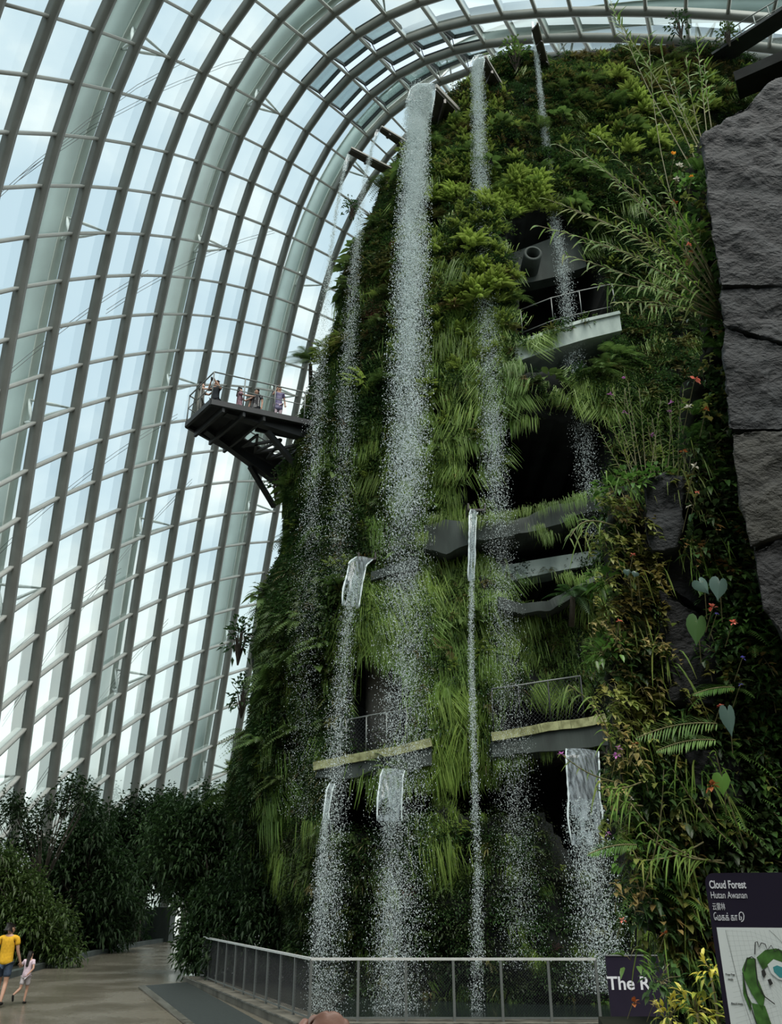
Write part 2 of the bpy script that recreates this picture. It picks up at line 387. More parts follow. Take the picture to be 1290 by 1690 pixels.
# external ribs with struts
for rn, (fi, nm) in enumerate(((3.6, 'nearest'), (7.6, 'middle'), (11.6, 'farthest'))):
    lo = int(fi); fr = fi-lo; a, b = max(jlo(lo), jlo(lo+1))-J0, min(jhi(lo), jhi(lo+1))-J0+1
    QP, QN, QT = [lerp(X_[lo], X_[lo+1], fr) for X_ in (DP, DN, DT)]; P = QP[a:b]+QN[a:b]*1.5
    r = empty('outer_rib', P[0])
    pr = lambda nm_, V, F, m: setattr(mesh_np(nm_, V-P[0], F, m, r), 'hide_viewport', False)
    V, F = sweep(P, QN[a:b], QT[a:b], .58, .0, .06); pr('inner_flange', V, F, M['ext_steel'])
    V, F = sweep(P, QN[a:b], QT[a:b], .46, .06, 1.25); pr('web', V, F, M['ext_web'])
    V, F = sweep(P, QN[a:b], QT[a:b], .58, 1.25, 1.3); pr('outer_flange', V, F, M['ext_steel'])
    for j in range(-12, 23, 4):
        if not (a <= j-J0 < b): continue
        k = j-J0; base = QP[k]+QN[k]*1.5
        for di in (0, 1):
            q = G()
            for kk, w in ((0, 1), (1, -1)):
                A = base+QT[k]*.25*w; Bq = DP[lo+di, k]+DN[lo+di, k]*.06
                q.tube([A-P[0], lerp(A, Bq, .5)-P[0], Bq-P[0]], [.05, .085, .04], 6)
            q.obj('strut', M['strut'], r, True)
    tag(r, 'pale steel rib outside the dome glass, %s of the three' % nm, 'outer rib', 'ribs outside the dome', 'structure')
# tie cables outside the glass
for k, (i0, jA, i1, jB) in enumerate(((1, 8, 6, 5), (1, 14, 7, 13), (2, 3, 7, -1), (4, 15, 9, 11), (5, 6, 10, 3), (3, 11, 8, 9), (4, 18, 9, 15), (0, 5, 5, 0))):
    n = 12; pts = []
    for t in np.linspace(0, 1, n):
        fi = lerp(i0, i1, t); fj = lerp(jA, jB, t)-J0; a = int(min(fi, IMAX-1)); b = int(fj)
        p = lerp(lerp(DP[a, b], DP[a+1, b], fi-a), lerp(DP[a, b+1], DP[a+1, b+1], fi-a), fj-b); nn = DN[a, b]
        pts.append(p+nn*1.0)
    for off in (0, .25):
        o = G().tube([p+np.array([0, 0, off]) for p in pts], .014, 4).obj('tie_cable', M['dark_frame'])
        tag(o, 'thin dark tie cable running outside the dome glass', 'cable', 'tie cables outside the dome', 'structure')
# ------------------------------------------------------------------ mountain surface
YC, CX = 29.5, 6.0
SIL = [(470, 1690), (425, 1560), (415, 1420), (395, 1300), (400, 1200), (408, 1050), (438, 950), (450, 870), (468, 800), (505, 720), (520, 640), (535, 540), (565, 470), (592, 380), (622, 310), (668, 245), (700, 205)]
_p = np.array([at(u, v, 28.0) for u, v in SIL]); ZS, XS = _p[:, 2], _p[:, 0]
ZTOP = []
RIM = [(660, 250), (705, 200), (745, 160), (790, 118), (822, 92), (900, 82), (1000, 64), (1100, 46), (1200, 42), (1300, 50), (1500, 60)]
def yfront(z): return np.interp(z, [-1, 0, 10, 20, 28, 34, 37], [22.8, 22.8, 22.6, 23.0, 23.9, 25.0, 25.8])
_r = np.array([at(u, v, 25.6) for u, v in RIM]); RX, RZ = _r[:, 0], _r[:, 2]
def rimz(x): return np.interp(x, RX, RZ)
def xleft(z): return np.interp(z, ZS, XS)+.35
def msurf(s, t):
    """s 0..1 round the plan (left back, front, right), t 0..1 up"""
    s = np.asarray(s, float); t = np.asarray(t, float)
    th = np.radians(np.interp(s, [0, .5], [150, 270])); z = t*34.0
    for _ in range(4):
        a = CX-xleft(np.minimum(z, 33.5)); b = YC-yfront(z)
        c, sn = np.cos(th), np.sin(th); e = .72
        xl = CX+a*np.sign(c)*np.abs(c)**e; yl = YC+b*np.sign(sn)*np.abs(sn)**e
        w = np.clip((s-.5)/.5, 0, 1); xr = CX+w*19.0; yr = yfront(z)+(w**2)*4.5
        x = np.where(s <= .5, xl, xr); y = np.where(s <= .5, yl, yr)
        z = t*rimz(np.maximum(x, RX[0]))
    return np.stack([x, y, z], -1)
NS, NT = 380, 330
gs, gt = np.meshgrid(np.linspace(0, 1, NS), np.linspace(0, 1, NT), indexing='ij')
MB_ = msurf(gs, gt)
quad = np.array([(i*NT+j, (i+1)*NT+j, (i+1)*NT+j+1, i*NT+j+1) for i in range(NS-1) for j in range(NT-1)])
_st = 5
_b = MB_[::_st, ::_st]; _n1, _n2 = _b.shape[:2]
BV = BVHTree.FromPolygons([tuple(p) for p in _b.reshape(-1, 3)], [(i*_n2+j, (i+1)*_n2+j, (i+1)*_n2+j+1, i*_n2+j+1) for i in range(_n1-1) for j in range(_n2-1)])
def hit(u, v, off=0.0):
    """point of the mountain face seen at this picture point, moved off metres towards -Y"""
    r = ray(u, v); h = BV.ray_cast(Vector((0, 0, CAMZ)), Vector(r).normalized())
    Y = h[0].y if h[0] is not None else 29.0
    return at(u, v, Y-off)
dS = np.gradient(MB_, axis=0); dT = np.gradient(MB_, axis=1); MN = nrm(np.cross(dS, dT))
if MN[NS//2+40, NT//2, 1] > 0: MN = -MN
MU, MV, _ = project(MB_)
CAVES = [  # openings in the wall: outline as seen, depth in metres
 ([(835, 382), (925, 352), (992, 420), (1022, 505), (1022, 528), (850, 580), (852, 500), (832, 440)], 3.2),
 ([(850, 590), (1018, 540), (1012, 580), (985, 628), (850, 628)], 4.5),
 ([(832, 700), (1003, 690), (1003, 812), (840, 838), (795, 815), (785, 770), (830, 760)], 5.0),
 ([(795, 885), (995, 835), (995, 910), (820, 932)], 5.0),
 ([(830, 945), (992, 925), (955, 965), (905, 993), (862, 993), (838, 980)], 5.0),
 ([(576, 1090), (612, 1055), (690, 1110), (700, 1180), (690, 1232), (580, 1258), (572, 1200)], 5.0),
 ([(545, 1310), (640, 1280), (722, 1268), (728, 1335), (640, 1385), (560, 1375)], 3.0),
 ([(818, 1145), (960, 1120), (990, 1192), (818, 1232)], 5.0),
 ([(728, 1300), (925, 1243), (995, 1240), (1000, 1440), (955, 1430), (900, 1340), (760, 1345)], 2.6),
 ([(702, 655), (735, 650), (733, 730), (705, 735)], 2.5),
 ([(703, 352), (745, 372), (738, 408), (700, 405)], 2.0),
 ([(755, 735), (790, 728), (790, 830), (765, 835)], 2.2),
 ([(478, 700), (512, 705), (515, 760), (480, 770)], 1.5),
]
def cave_depth(u, v):
    d = np.zeros(np.shape(u))
    for poly, dep in CAVES: d = np.maximum(d, in_poly(u, v, poly)*dep)
    return d
_wob = vnoise(MB_, .9)*7
CD = cave_depth(MU+_wob, MV+vnoise(MB_+31, .9)*7)
vis = (np.sum(MN*(MB_-np.array([0, 0, CAMZ])), -1) < 0)
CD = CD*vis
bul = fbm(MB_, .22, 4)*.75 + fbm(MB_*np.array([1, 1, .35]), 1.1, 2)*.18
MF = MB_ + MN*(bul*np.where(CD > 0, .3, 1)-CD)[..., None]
Vm = MF.reshape(-1, 3)
# cap the summit
cap = len(Vm); rimv = [i*NT+NT-1 for i in range(NS)]
Vm = np.vstack([Vm, [[8, 31, 36.0]]])
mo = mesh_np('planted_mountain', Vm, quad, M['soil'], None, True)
g = G(); g.add([Vm[i] for i in rimv[::4]]+[Vm[cap]], [(k, k+1, len(rimv[::4])) for k in range(len(rimv[::4])-1)])
g.obj('summit', M['soil'], mo)
tag(mo, 'tall dark mountain wall under the plants with cave openings and ledges', 'mountain')
def mpt(s, t):
    """displaced surface point, outward normal and cave depth at s,t arrays"""
    i = np.clip((np.asarray(s)*(NS-1)).astype(int), 0, NS-1); j = np.clip((np.asarray(t)*(NT-1)).astype(int), 0, NT-1)
    return MF[i, j], MN[i, j], CD[i, j], vis[i, j]
# ------------------------------------------------------------------ ground
def floor_mat():
    m, nt, b = new_mat('wet_paving'); L = nt.links.new
    tc = node(nt, 'ShaderNodeTexCoord'); n1 = node(nt, 'ShaderNodeTexNoise'); n1.inputs['Scale'].default_value = .55; n1.inputs['Detail'].default_value = 6
    n2 = node(nt, 'ShaderNodeTexNoise'); n2.inputs['Scale'].default_value = 11; n2.inputs['Detail'].default_value = 4
    L(tc.outputs['Object'], n1.inputs[0]); L(tc.outputs['Object'], n2.inputs[0])
    mx = node(nt, 'ShaderNodeMix', data_type='RGBA'); mx.inputs['A'].default_value = (.062, .057, .043, 1); mx.inputs['B'].default_value = (.19, .17, .13, 1)
    L(n2.outputs['Fac'], mx.inputs['Factor']); L(mx.outputs['Result'], b.inputs['Base Color'])
    rp = node(nt, 'ShaderNodeMapRange'); rp.inputs['From Min'].default_value = .42; rp.inputs['From Max'].default_value = .6
    rp.inputs['To Min'].default_value = .14; rp.inputs['To Max'].default_value = .30
    L(n1.outputs['Fac'], rp.inputs[0]); L(rp.outputs[0], b.inputs['Roughness'])
    bp = node(nt, 'ShaderNodeBump'); bp.inputs['Strength'].default_value = .35; bp.inputs['Distance'].default_value = .03
    L(n2.outputs['Fac'], bp.inputs['Height']); L(bp.outputs[0], b.inputs['Normal']); b.inputs['Specular IOR Level'].default_value = .6
    return m
M['floor'] = floor_mat()
g = G(); g.add([(-60, -12, 0), (40, -12, 0), (40, 90, 0), (-60, 90, 0)], [(0, 1, 2, 3)])
fo = g.obj('floor', M['floor']); tag(fo, 'wet stone paved path curving behind the mountain', 'floor', None, 'structure')
M['dark_mat'] = plain('dark_drain_grating', (.022, .028, .026), .6, 0, .4, .3, 20)
M['kerb'] = plain('pale_wet_kerb', (.11, .11, .095), .2, 0, .5, .5, 5)
M['plinth'] = plain('stained_plinth_concrete', (.105, .10, .075), .7, 0, .4, .5, 2.2, .15, (.16, .15, .12), (1, 1, .25))
M['earth'] = plain('planting_bed_earth', (.02, .022, .016), .95, 0, .1, .4, 3, .4)
# unseen walls, added behind and right of the camera to darken the lower mountain
g = G(); g.box((2, -7, 9), (70, .5, 18)); o = g.obj('shade_wall_back', M['concrete_dark']); tag(o, 'unseen dark wall added to shade the lower mountain', 'wall', None, 'structure')
g = G(); g.box((26, 14, 9), (.5, 42, 18)); o = g.obj('shade_wall_right', M['concrete_dark']); tag(o, 'unseen dark side wall added to shade the mountain from the right', 'wall', None, 'structure')
# ------------------------------------------------------------------ plant shapes (x sideways, y out of the wall, z up)
Zv = np.array([0, 0, 1.0])
def rdirs(n, e0, e1, a0=-85, a1=85, r=RNG):
    az = np.radians(r.uniform(a0, a1, n)); el = np.radians(r.uniform(e0, e1, n))
    return np.stack([np.sin(az)*np.cos(el), np.cos(az)*np.cos(el), np.sin(el)], -1)
def leaves(B, D, L, Wd, droop=.25, fold=.25, hi=False):
    """pointed leaves from base points B along D"""
    B = np.asarray(B, float); D = nrm(D); n = len(B); L = np.broadcast_to(L, n)[:, None]; Wd = np.broadcast_to(Wd, n)[:, None]
    S = nrm(np.cross(D, Zv)+1e-4); U = np.cross(S, D)
    if not hi:
        m = B+D*L*.42; V = np.stack([B, m+S*Wd/2+U*fold*Wd, B+D*L-Zv*droop*L, m-S*Wd/2+U*fold*Wd], 1)
        F = np.array([(0, 1, 2), (0, 2, 3)])
    else:
        q = lambda t: B+D*L*t-Zv*droop*L*t*t
        V = np.stack([q(0), q(.3)+S*Wd*.46+U*fold*Wd, q(.3), q(.3)-S*Wd*.46+U*fold*Wd,
                      q(.62)+S*Wd*.4+U*fold*Wd*.8, q(.62), q(.62)-S*Wd*.4+U*fold*Wd*.8, q(1)], 1)
        F = np.array([(0, 1, 2), (0, 2, 3), (1, 4, 5), (1, 5, 2), (2, 5, 6), (2, 6, 3), (4, 7, 5), (5, 7, 6)])
    k = V.shape[1]
    return V.reshape(-1, 3), (F[None]+np.arange(n)[:, None, None]*k).reshape(-1, 3)
def merge(*parts):
    V = []; F = []; b = 0
    for v, f in parts: V.append(v); F.append(f+b); b += len(v)
    return np.vstack(V), np.vstack(F)
def strips(P, S, Wd):
    """P (n,k,3) centre lines, S (n,3) side vectors, Wd (k,) or (n,k) widths -> tapering ribbons"""
    n, k = P.shape[:2]; Wd = np.broadcast_to(Wd, (n, k))[..., None]; S = S[:, None, :] if S.ndim == 2 else S
    V = np.stack([P-S*Wd/2, P+S*Wd/2], 2).reshape(n, 2*k, 3); F = []
    for i in range(k-1): F += [(2*i, 2*i+1, 2*i+3), (2*i, 2*i+3, 2*i+2)]
    return V.reshape(-1, 3), (np.array(F)[None]+np.arange(n)[:, None, None]*2*k).reshape(-1, 3)
def p_leafy(n=70, R=.5, leaf=.16, flat=.6):
    d = rdirs(n, -35, 80); B = d*RNG.uniform(.25, 1, n)[:, None]*R; B[:, 1] *= flat
    D = nrm(d+RNG.normal(0, .5, (n, 3))+np.array([0, .3, 0])); return leaves(B, D, RNG.uniform(.6, 1.3, n)*leaf, RNG.uniform(.4, .6, n)*leaf, .35)
def p_fern(nf=9, Lr=.8, npin=11, pw=.2, e0=0, e1=65, g=.75):
    D = rdirs(nf, e0, e1); Ls = RNG.uniform(.7, 1.15, nf)*Lr; Vs = []; t = np.linspace(.12, 1, npin)
    P = D[:, None]*Ls[:, None, None]*t[None, :, None]; P = P-Zv*(g*Ls[:, None]*t**2)[..., None]
    T = nrm(D[:, None]-Zv*(2*g*t)[None, :, None]); S = nrm(np.cross(T, Zv)+1e-4); Ln = (pw*Ls[:, None]*np.sin(np.pi*(.12+.86*t))**.7)[..., None]
    w = Lr/npin*.55; P0 = np.concatenate([np.zeros((nf, 1, 3)), P], 1); o = [strips(P0, S[:, 0], np.linspace(.016, .004, npin+1))]
    for sg in (1, -1):
        tip = P+(S*sg+T*.45)*Ln-Zv*.25*Ln
        V = np.stack([P-T*w*.5, P+T*w*.5, tip], 2).reshape(-1, 3); o.append((V, np.arange(len(V)).reshape(-1, 3)))
    return merge(*o)
def p_grass(nb=42, Lr=1.0, w=.035, spread=.35, e0=-10, e1=60, k=5):
    D = rdirs(nb, e0, e1); Ls = RNG.uniform(.5, 1.2, nb)*Lr; t = np.linspace(0, 1, k)
    P = (RNG.normal(0, 1, (nb, 3))*np.array([.3, .06, .12])*Lr)[:, None]+D[:, None]*(spread*Ls[:, None]*(t**.7))[..., None]-Zv*(Ls[:, None]*t**1.5*.9)[..., None]
    S = nrm(np.stack([RNG.normal(0, 1, nb)+1.2, RNG.normal(0, .6, nb), 0*D[:, 0]], -1))
    return strips(P, S, w*np.array([.6, 1, 1, .8, .1] if k == 5 else [.7, 1, .9, .1]))
def p_feather(ns=16, R=.55, nl=9):
    """layered flat feathery sprays, like club moss"""
    D = rdirs(ns, -15, 45); B = D*RNG.uniform(.1, .5, ns)[:, None]*R+Zv*RNG.uniform(-.4, .5, ns)[:, None]*R
    o = [strips(np.stack([B*0, B*.5, B], 1), nrm(np.cross(D, Zv)), .02)]
    for d, b in zip(D, B):
        n = nl; L = R*RNG.uniform(.5, .9); t = np.linspace(.1, 1, n); S = nrm(np.cross(d, Zv)); base = b+d[None]*L*t[:, None]-Zv*(.35*L*t**2)[:, None]
        for sg in (1, -1):
            o.append(leaves(base, nrm(S*sg+d*.7)[None].repeat(n, 0), L*.34*(1.1-t), L*.085, .35))
    return merge(*o)
def p_broad(n=11, R=.5, leaf=.42):
    d = rdirs(n, -25, 60); B = d*R*.5; return leaves(B, nrm(d+RNG.normal(0, .25, (n, 3))), RNG.uniform(.7, 1.2, n)*leaf, RNG.uniform(.45, .65, n)*leaf, .5, .12, True)
def p_rosette(n=22, Lr=.55, w=.05):
    D = rdirs(n, -20, 80, -170, 170); t = np.linspace(0, 1, 4); Ls = RNG.uniform(.7, 1.1, n)*Lr
    P = D[:, None]*Ls[:, None, None]*t[None, :, None]-Zv*(.55*Ls[:, None]*t**2.2)[..., None]
    return strips(P, nrm(np.cross(D, Zv)+1e-4), w*np.array([1, 1, .75, .08]))
PROTO = {
 'leafy': [p_leafy(80, .42, .105) for _ in range(6)], 'fern': [p_fern(9, .52, 10, .2) for _ in range(6)], 'grass': [p_grass(56, .56, .014, .10, -40, 30, 4) for _ in range(6)],
 'feather': [p_feather(17, .42, 10) for _ in range(5)], 'broad': [p_broad() for _ in range(4)], 'rosette': [p_rosette() for _ in range(4)],
 'moss': [p_leafy(80, .5, .075, .35) for _ in range(4)],
}
def frame(N, roll):
    """local x,y,z axes for wall normals N; y leans out of the wall, z stays up"""
    Y = nrm(N*np.array([1, 1, .25])); X = nrm(np.cross(Y, Zv)); Z_ = np.cross(X, Y)
    c, s = np.cos(roll)[:, None], np.sin(roll)[:, None]; return X*c+Z_*s, Y, Z_*c-X*s
def scatter_mesh(name, kinds, P, N, sc, mat, parent=None, roll=.35):
    """one mesh of many clumps of a cover nobody could count"""
    n = len(P); pick = RNG.integers(0, len(kinds), n); rl = RNG.normal(0, roll, n); X, Y, Z_ = frame(N, rl); V = []; F = []; b = 0
    flip = RNG.choice([-1, 1], n)[:, None]; X = X*flip
    for k, (v, f) in enumerate(kinds):
        I = np.nonzero(pick == k)[0]
        if not len(I): continue
        R = np.stack([X[I], Y[I], Z_[I]], 1)*sc[I][:, None, None]
        vv = np.einsum('vk,nkc->nvc', v, R)+P[I][:, None]; m = len(v)
        V.append(vv.reshape(-1, 3)); F.append((f[None]+b+np.arange(len(I))[:, None, None]*m).reshape(-1, 3)); b += len(I)*m
    return mesh_np(name, np.vstack(V), np.vstack(F), mat, parent)
M['lf_dark'] = leaf_mat('dark_leaf', (.022, .06, .018), (.065, .145, .034), (.03, .07, .024))
M['lf_mid'] = leaf_mat('mid_leaf', (.05, .105, .025), (.125, .205, .05), (.08, .12, .035))
M['lf_grass'] = leaf_mat('hanging_grass_leaf', (.10, .185, .03), (.22, .32, .06), (.12, .22, .04))
M['lf_bright'] = leaf_mat('bright_feather_leaf', (.19, .29, .05), (.34, .44, .11), (.25, .33, .07))
M['lf_olive'] = leaf_mat('olive_leaf', (.07, .085, .022), (.17, .17, .05), (.12, .085, .035))
M['lf_red'] = leaf_mat('reddish_leaf', (.16, .05, .045), (.30, .13, .11))
M['lf_moss'] = leaf_mat('darkened_wall_moss', (.018, .035, .012), (.05, .075, .022), (.03, .04, .016), .15)  # moss coloured extra dark, standing in for shade low on the wall
def blob(u, v, L):
    w = 0
    for a, b, ra, rb, k in L: w = w+k*np.exp(-((u-a)/ra)**2-((v-b)/rb)**2)
    return w
SPEC = {
 'dark': (1.35, [(950, 200, 160, 120, .6)]), 'mid': (.55, [(850, 250, 200, 150, .8), (430, 1100, 70, 250, .8), (440, 900, 40, 150, .8)]),
 'grass': (.22, [(760, 640, 45, 220, 3), (690, 980, 50, 240, 7), (640, 1000, 34, 220, 5), (790, 980, 45, 170, 5), (905, 655, 75, 55, 5), (840, 1000, 40, 80, 1.5), (930, 1030, 70, 100, 2.5),
          (460, 950, 30, 250, .8), (485, 1340, 45, 90, 3.5), (745, 1250, 40, 130, 5), (620, 980, 40, 90, 2), (800, 1090, 40, 100, 3), (900, 830, 90, 25, 2), (570, 800, 40, 200, .6)]),
 'bright': (.03, [(795, 420, 32, 190, 3), (882, 340, 28, 36, 6), (1040, 180, 50, 60, .9), (985, 250, 40, 60, .5), (868, 478, 55, 36, 6), (730, 480, 25, 150, 1.2), (690, 450, 20, 200, 1), (1130, 200, 50, 50, 1.0)]),
 'olive': (.25, [(980, 140, 160, 90, 3.5), (625, 450, 50, 200, 1.2), (720, 560, 30, 200, 1.5), (1060, 540, 80, 90, 1.5), (740, 250, 40, 100, 1)]),
 'red': (.012, [(607, 335, 14, 36, 4), (607, 490, 14, 30, 3), (1170, 150, 40, 40, .8), (1050, 250, 60, 60, .2)]),
 'moss': (.5, [(650, 1480, 250, 130, 5), (900, 1430, 120, 130, 5), (720, 900, 30, 100, .5)]),
}
def sample_wall(n):
    s = RNG.uniform(.02, .97, n*4); t = RNG.uniform(.0, .995, n*4); P, N, c, vs = mpt(s, t); u, v, d = project(P)
    ok = (c < .2) & vs & (u < 1500) & (u > 250) & (v > -60) & (v < 1720)
    # nearest in-picture surfaces only where foreground does not cover
    ok &= ~(((u > 1330) | ((u > 1180) & (v > 250)) | ((u > 1060) & (v > 820))) & (RNG.random(len(u)) > .4))
    return P[ok][:n], N[ok][:n], u[ok][:n], v[ok][:n], s[ok][:n], t[ok][:n]
P, N, U, V_, S_, T_ = sample_wall(18500)
jit = vnoise(P, .45)*26; wts = np.stack([np.full(len(P), b)*1.0+blob(U+jit, V_+vnoise(P+9, .45)*26, L) for b, L in SPEC.values()], 1)
wts *= np.exp(1.1*np.stack([vnoise(P+k*7.7, .35) for k in range(len(SPEC))], 1))
cum = np.cumsum(wts/wts.sum(1, keepdims=True), 1); pk = (RNG.random(len(P))[:, None] > cum).sum(1)
PO = P+N*.05
low = np.where(V_ > 1300, .75, 1.0)
for k, (nm, kinds, mat, sc, label, cat) in enumerate((
  ('dark_leaf_foliage', PROTO['leafy'], 'lf_dark', (.6, 1.25), 'dark small-leaved foliage covering the mountain wall', 'foliage'),
  ('mid_green_fern_foliage', PROTO['fern']+PROTO['leafy'][:2], 'lf_mid', (.55, 1.1), 'mid green ferny foliage spread over the mountain wall', 'foliage'),
  ('hanging_grass', PROTO['grass'], 'lf_grass', (.75, 1.6), 'yellow-green grassy fronds hanging down the mountain wall', 'grass'),
  ('club_moss_foliage', PROTO['feather'], 'lf_bright', (.6, 1.15), 'bright feathery club moss foliage on the upper mountain wall', 'foliage'),
  ('olive_fern_foliage', PROTO['fern']+PROTO['rosette'], 'lf_olive', (.5, 1.0), 'olive brown fern foliage on the upper mountain wall', 'foliage'),
  ('reddish_foliage', PROTO['leafy'], 'lf_red', (.4, .7), 'pinkish red small-leaved foliage near the left spouts', 'foliage'),
  ('darkened_wall_moss', PROTO['moss'], 'lf_moss', (.8, 1.5), 'moss over the lower wet mountain wall, coloured darker to stand in for shade', 'moss'))):
    I = np.nonzero(pk == k)[0]
    o = scatter_mesh(nm, kinds, PO[I], N[I], RNG.uniform(sc[0], sc[1], len(I))*low[I], M[mat]); tag(o, label, cat, None, 'stuff')
# individual clumps that stand out
def proto_obj(name, vf, mat):
    o = mesh_np(name, vf[0], vf[1], mat, None, False, False); return o
def place_clump(src, P, N, sc, roll, name, label, cat, group):
    o = src.copy(); o.name = name; put(o); X, Y, Z_ = frame(np.array([N]), np.array([roll]))
    o.matrix_world = Matrix([[X[0][r]*sc, Y[0][r]*sc, Z_[0][r]*sc, P[r]] for r in range(3)]+[[0, 0, 0, 1]]); tag(o, label, cat, group); return o
ZONES = [((560, 200, 715, 560), 'left of the widest waterfall, below the left spouts'), ((400, 560, 560, 800), 'beside the viewing platform'),
         ((560, 560, 640, 930), 'on the wall between the platform and the widest waterfall'), ((360, 800, 560, 1330), 'on the left flank below the platform'),
         ((700, 200, 850, 560), 'between the two biggest top waterfalls'), ((850, 60, 1200, 340), 'on the upper right of the summit wall'),
         ((840, 330, 1010, 520), 'around the upper cave opening'), ((830, 600, 1010, 720), 'under the curved concrete balcony'),
         ((700, 560, 840, 900), 'left of the dark cave openings'), ((820, 780, 1010, 1130), 'on the ledges of the lower caves'),
         ((640, 900, 830, 1260), 'on the wall above the lower walkway'), ((440, 1260, 1010, 1580), 'on the wet wall below the lower walkway')]
def zone(u, v):
    for (a, b, c, d), z in ZONES:
        if a <= u <= c and b <= v <= d: return z
    return None
KP = {'bright': ('feathery_fern', [proto_obj('feathery_fern', f, M['lf_bright']) for f in [p_feather(28, .5, 14) for _ in range(4)]], 'bright green feathery fern', 'fern', (.8, 1.5)),
      'grass': ('hanging_fern', [proto_obj('hanging_fern', f, M['lf_grass']) for f in [p_grass(70, .72, .014, .13, -30, 45) for _ in range(4)]], 'yellow-green hanging fern clump', 'fern', (.8, 1.5)),
      'mid': ('sword_fern', [proto_obj('sword_fern', f, M['lf_mid']) for f in [p_fern(13, .8, 14, .17) for _ in range(4)]], 'mid green arching sword fern', 'fern', (.8, 1.4)),
      'dark': ('broad_leaf_plant', [proto_obj('broad_leaf_plant', f, M['lf_mid']) for f in [p_broad(13, .5, .45) for _ in range(3)]], 'glossy broad-leaved plant', 'plant', (.7, 1.3)),
      'olive': ('rosette_plant', [proto_obj('rosette_plant', f, M['lf_olive']) for f in [p_rosette(28, .65, .055) for _ in range(3)]], 'olive brown strap-leaved rosette', 'plant', (.8, 1.4))}
keys = list(SPEC); LIM = {'bright': 52, 'grass': 90, 'mid': 60, 'dark': 35, 'olive': 30}
P2, N2, U2, V2, S2, T2 = sample_wall(4200)
for kd, lim in LIM.items():
    w = blob(U2, V2, SPEC[kd][1])+ (SPEC[kd][0]*.35); w = w*(V2 > 60)*(V2 < 1500); w = w/w.sum(); nm, src, lab, cat, sc = KP[kd]
    for i in RNG.choice(len(P2), lim, False, w):
        z = zone(U2[i], V2[i])
        if z is None: continue
        place_clump(src[RNG.integers(len(src))], P2[i]+N2[i]*.2, N2[i], RNG.uniform(*sc), RNG.normal(0, .25), nm, lab+' '+z, cat, lab+' '+z)
# ------------------------------------------------------------------ concrete ledges, beams, railings on the wall
def ledge(name, top, bot, off, depth, mat, label, cat, edge=None, edge_h=.12, rough=0.0):
    """curved parapet: front face follows the traced top and bottom edges on the wall, set off metres in front"""
    n = 50 if rough else 14; tt = np.linspace(0, 1, n)
    f = lambda pts: np.stack([np.interp(tt*(len(pts)-1), range(len(pts)), [p[k] for p in pts]) for k in (0, 1)], 1)
    A, B = f(top), f(bot); Ys = np.array([hit(a[0], (a[1]+b[1])/2, off)[1] for a, b in zip(A, B)])
    Ys = np.polyval(np.polyfit(tt, Ys, 2), tt); r = empty(name, at(A[0][0], A[0][1], Ys[0])); o0 = np.array(r.location)
    V = []; F = []
    for a, b, Y in zip(A, B, Ys):
        p = at(a[0], a[1], Y); q = at(b[0], b[1], Y); q = np.array([p[0], Y, q[2]]); k = np.array([0, depth, 0])
        if rough: p = p+rough*np.array([0, fbm(p, .8, 4), .45*fbm(p+9, 1.3, 4)]); q = q+rough*np.array([0, fbm(q, .8, 4), .7*fbm(q+5, 1.1, 4)])
        V += [p-o0, q-o0, q+k-o0, p+k-o0]
    for i in range(n-1):
        for e in range(4): F.append((4*i+e, 4*i+(e+1) % 4, 4*i+4+(e+1) % 4, 4*i+4+e))
    F += [(3, 2, 1, 0), tuple(4*(n-1)+e for e in range(4))]
    g = G(); g.add(V, F); g.obj('parapet', mat, r)
    if edge:
        g = G()
        for i in range(n-1):
            p, q = np.array(V[4*i]), np.array(V[4*i+4]); g.beam(p+(0, .04, edge_h*.4), q+(0, .04, edge_h*.4), .22, edge_h)
        g.obj('edge_capping', edge, r)
    tag(r, label, cat); return A, Ys
def railing(name, pts, Ys, h, label, nposts, mat=None, mesh=False):
    P = [at(u, v, y) for (u, v), y in zip(pts, Ys)]; r = empty(name, P[0]); o = P[0]; mat = mat or M['rail_steel']
    up = np.array([0, 0, h]); g = G(); g.tube([p+up-o for p in P], .022, 6); g.obj('handrail', M['rail_steel'], r, True)
    g = G(); g.tube([p+up*.08-o for p in P], .018, 5); g.obj('bottom_rail', mat, r, True)
    tt = np.linspace(0, len(P)-1, nposts)
    for t in tt:
        i = int(min(t, len(P)-2)); p = lerp(P[i], P[i+1], t-i); G().tube([p-o, p+up-o], .02, 6).obj('post', mat, r, True)
    if mesh:
        g = G(); L = sum(np.linalg.norm(P[i+1]-P[i]) for i in range(len(P)-1)); st = .11; n = int(L/st)
        Q = lambda d: (lambda t: lerp(P[int(min(t, len(P)-2))], P[int(min(t, len(P)-2))+1], t-int(min(t, len(P)-2))))(np.clip(d/L, 0, 1)*(len(P)-1))
        for k in range(-int(h/st), n+1):
            for sg in (0, 1):
                d0, d1 = k*st, k*st+h; a0, a1 = max(d0, 0), min(d1, L)
                if a1-a0 < .02: continue
                z0, z1 = a0-d0, a1-d0
                if sg: z0, z1 = h-z0, h-z1
                g.beam(Q(a0)+(0, 0, z0)-o, Q(a1)+(0, 0, z1)-o, .006, .006)
        g.obj('wire_mesh', M['black_steel'], r)
    tag(r, label, 'railing'); return r
A, Y_ = ledge('curved_balcony', [(848, 574), (866, 566), (913, 548), (961, 533), (1022, 519)], [(848, 598), (866, 591), (913, 575), (961, 560), (1022, 545)], .5, 2.5, M['concrete'], 'pale curved concrete balcony across the upper cave opening', 'balcony', M['concrete'])
railing('balcony_railing', [(862, 552), (913, 532), (960, 520), (1015, 508)], [y+.7 for y in np.interp([.1, .4, .65, .95], np.linspace(0, 1, 14), Y_)], 1.05, 'thin steel railing behind the edge of the curved concrete balcony', 4)
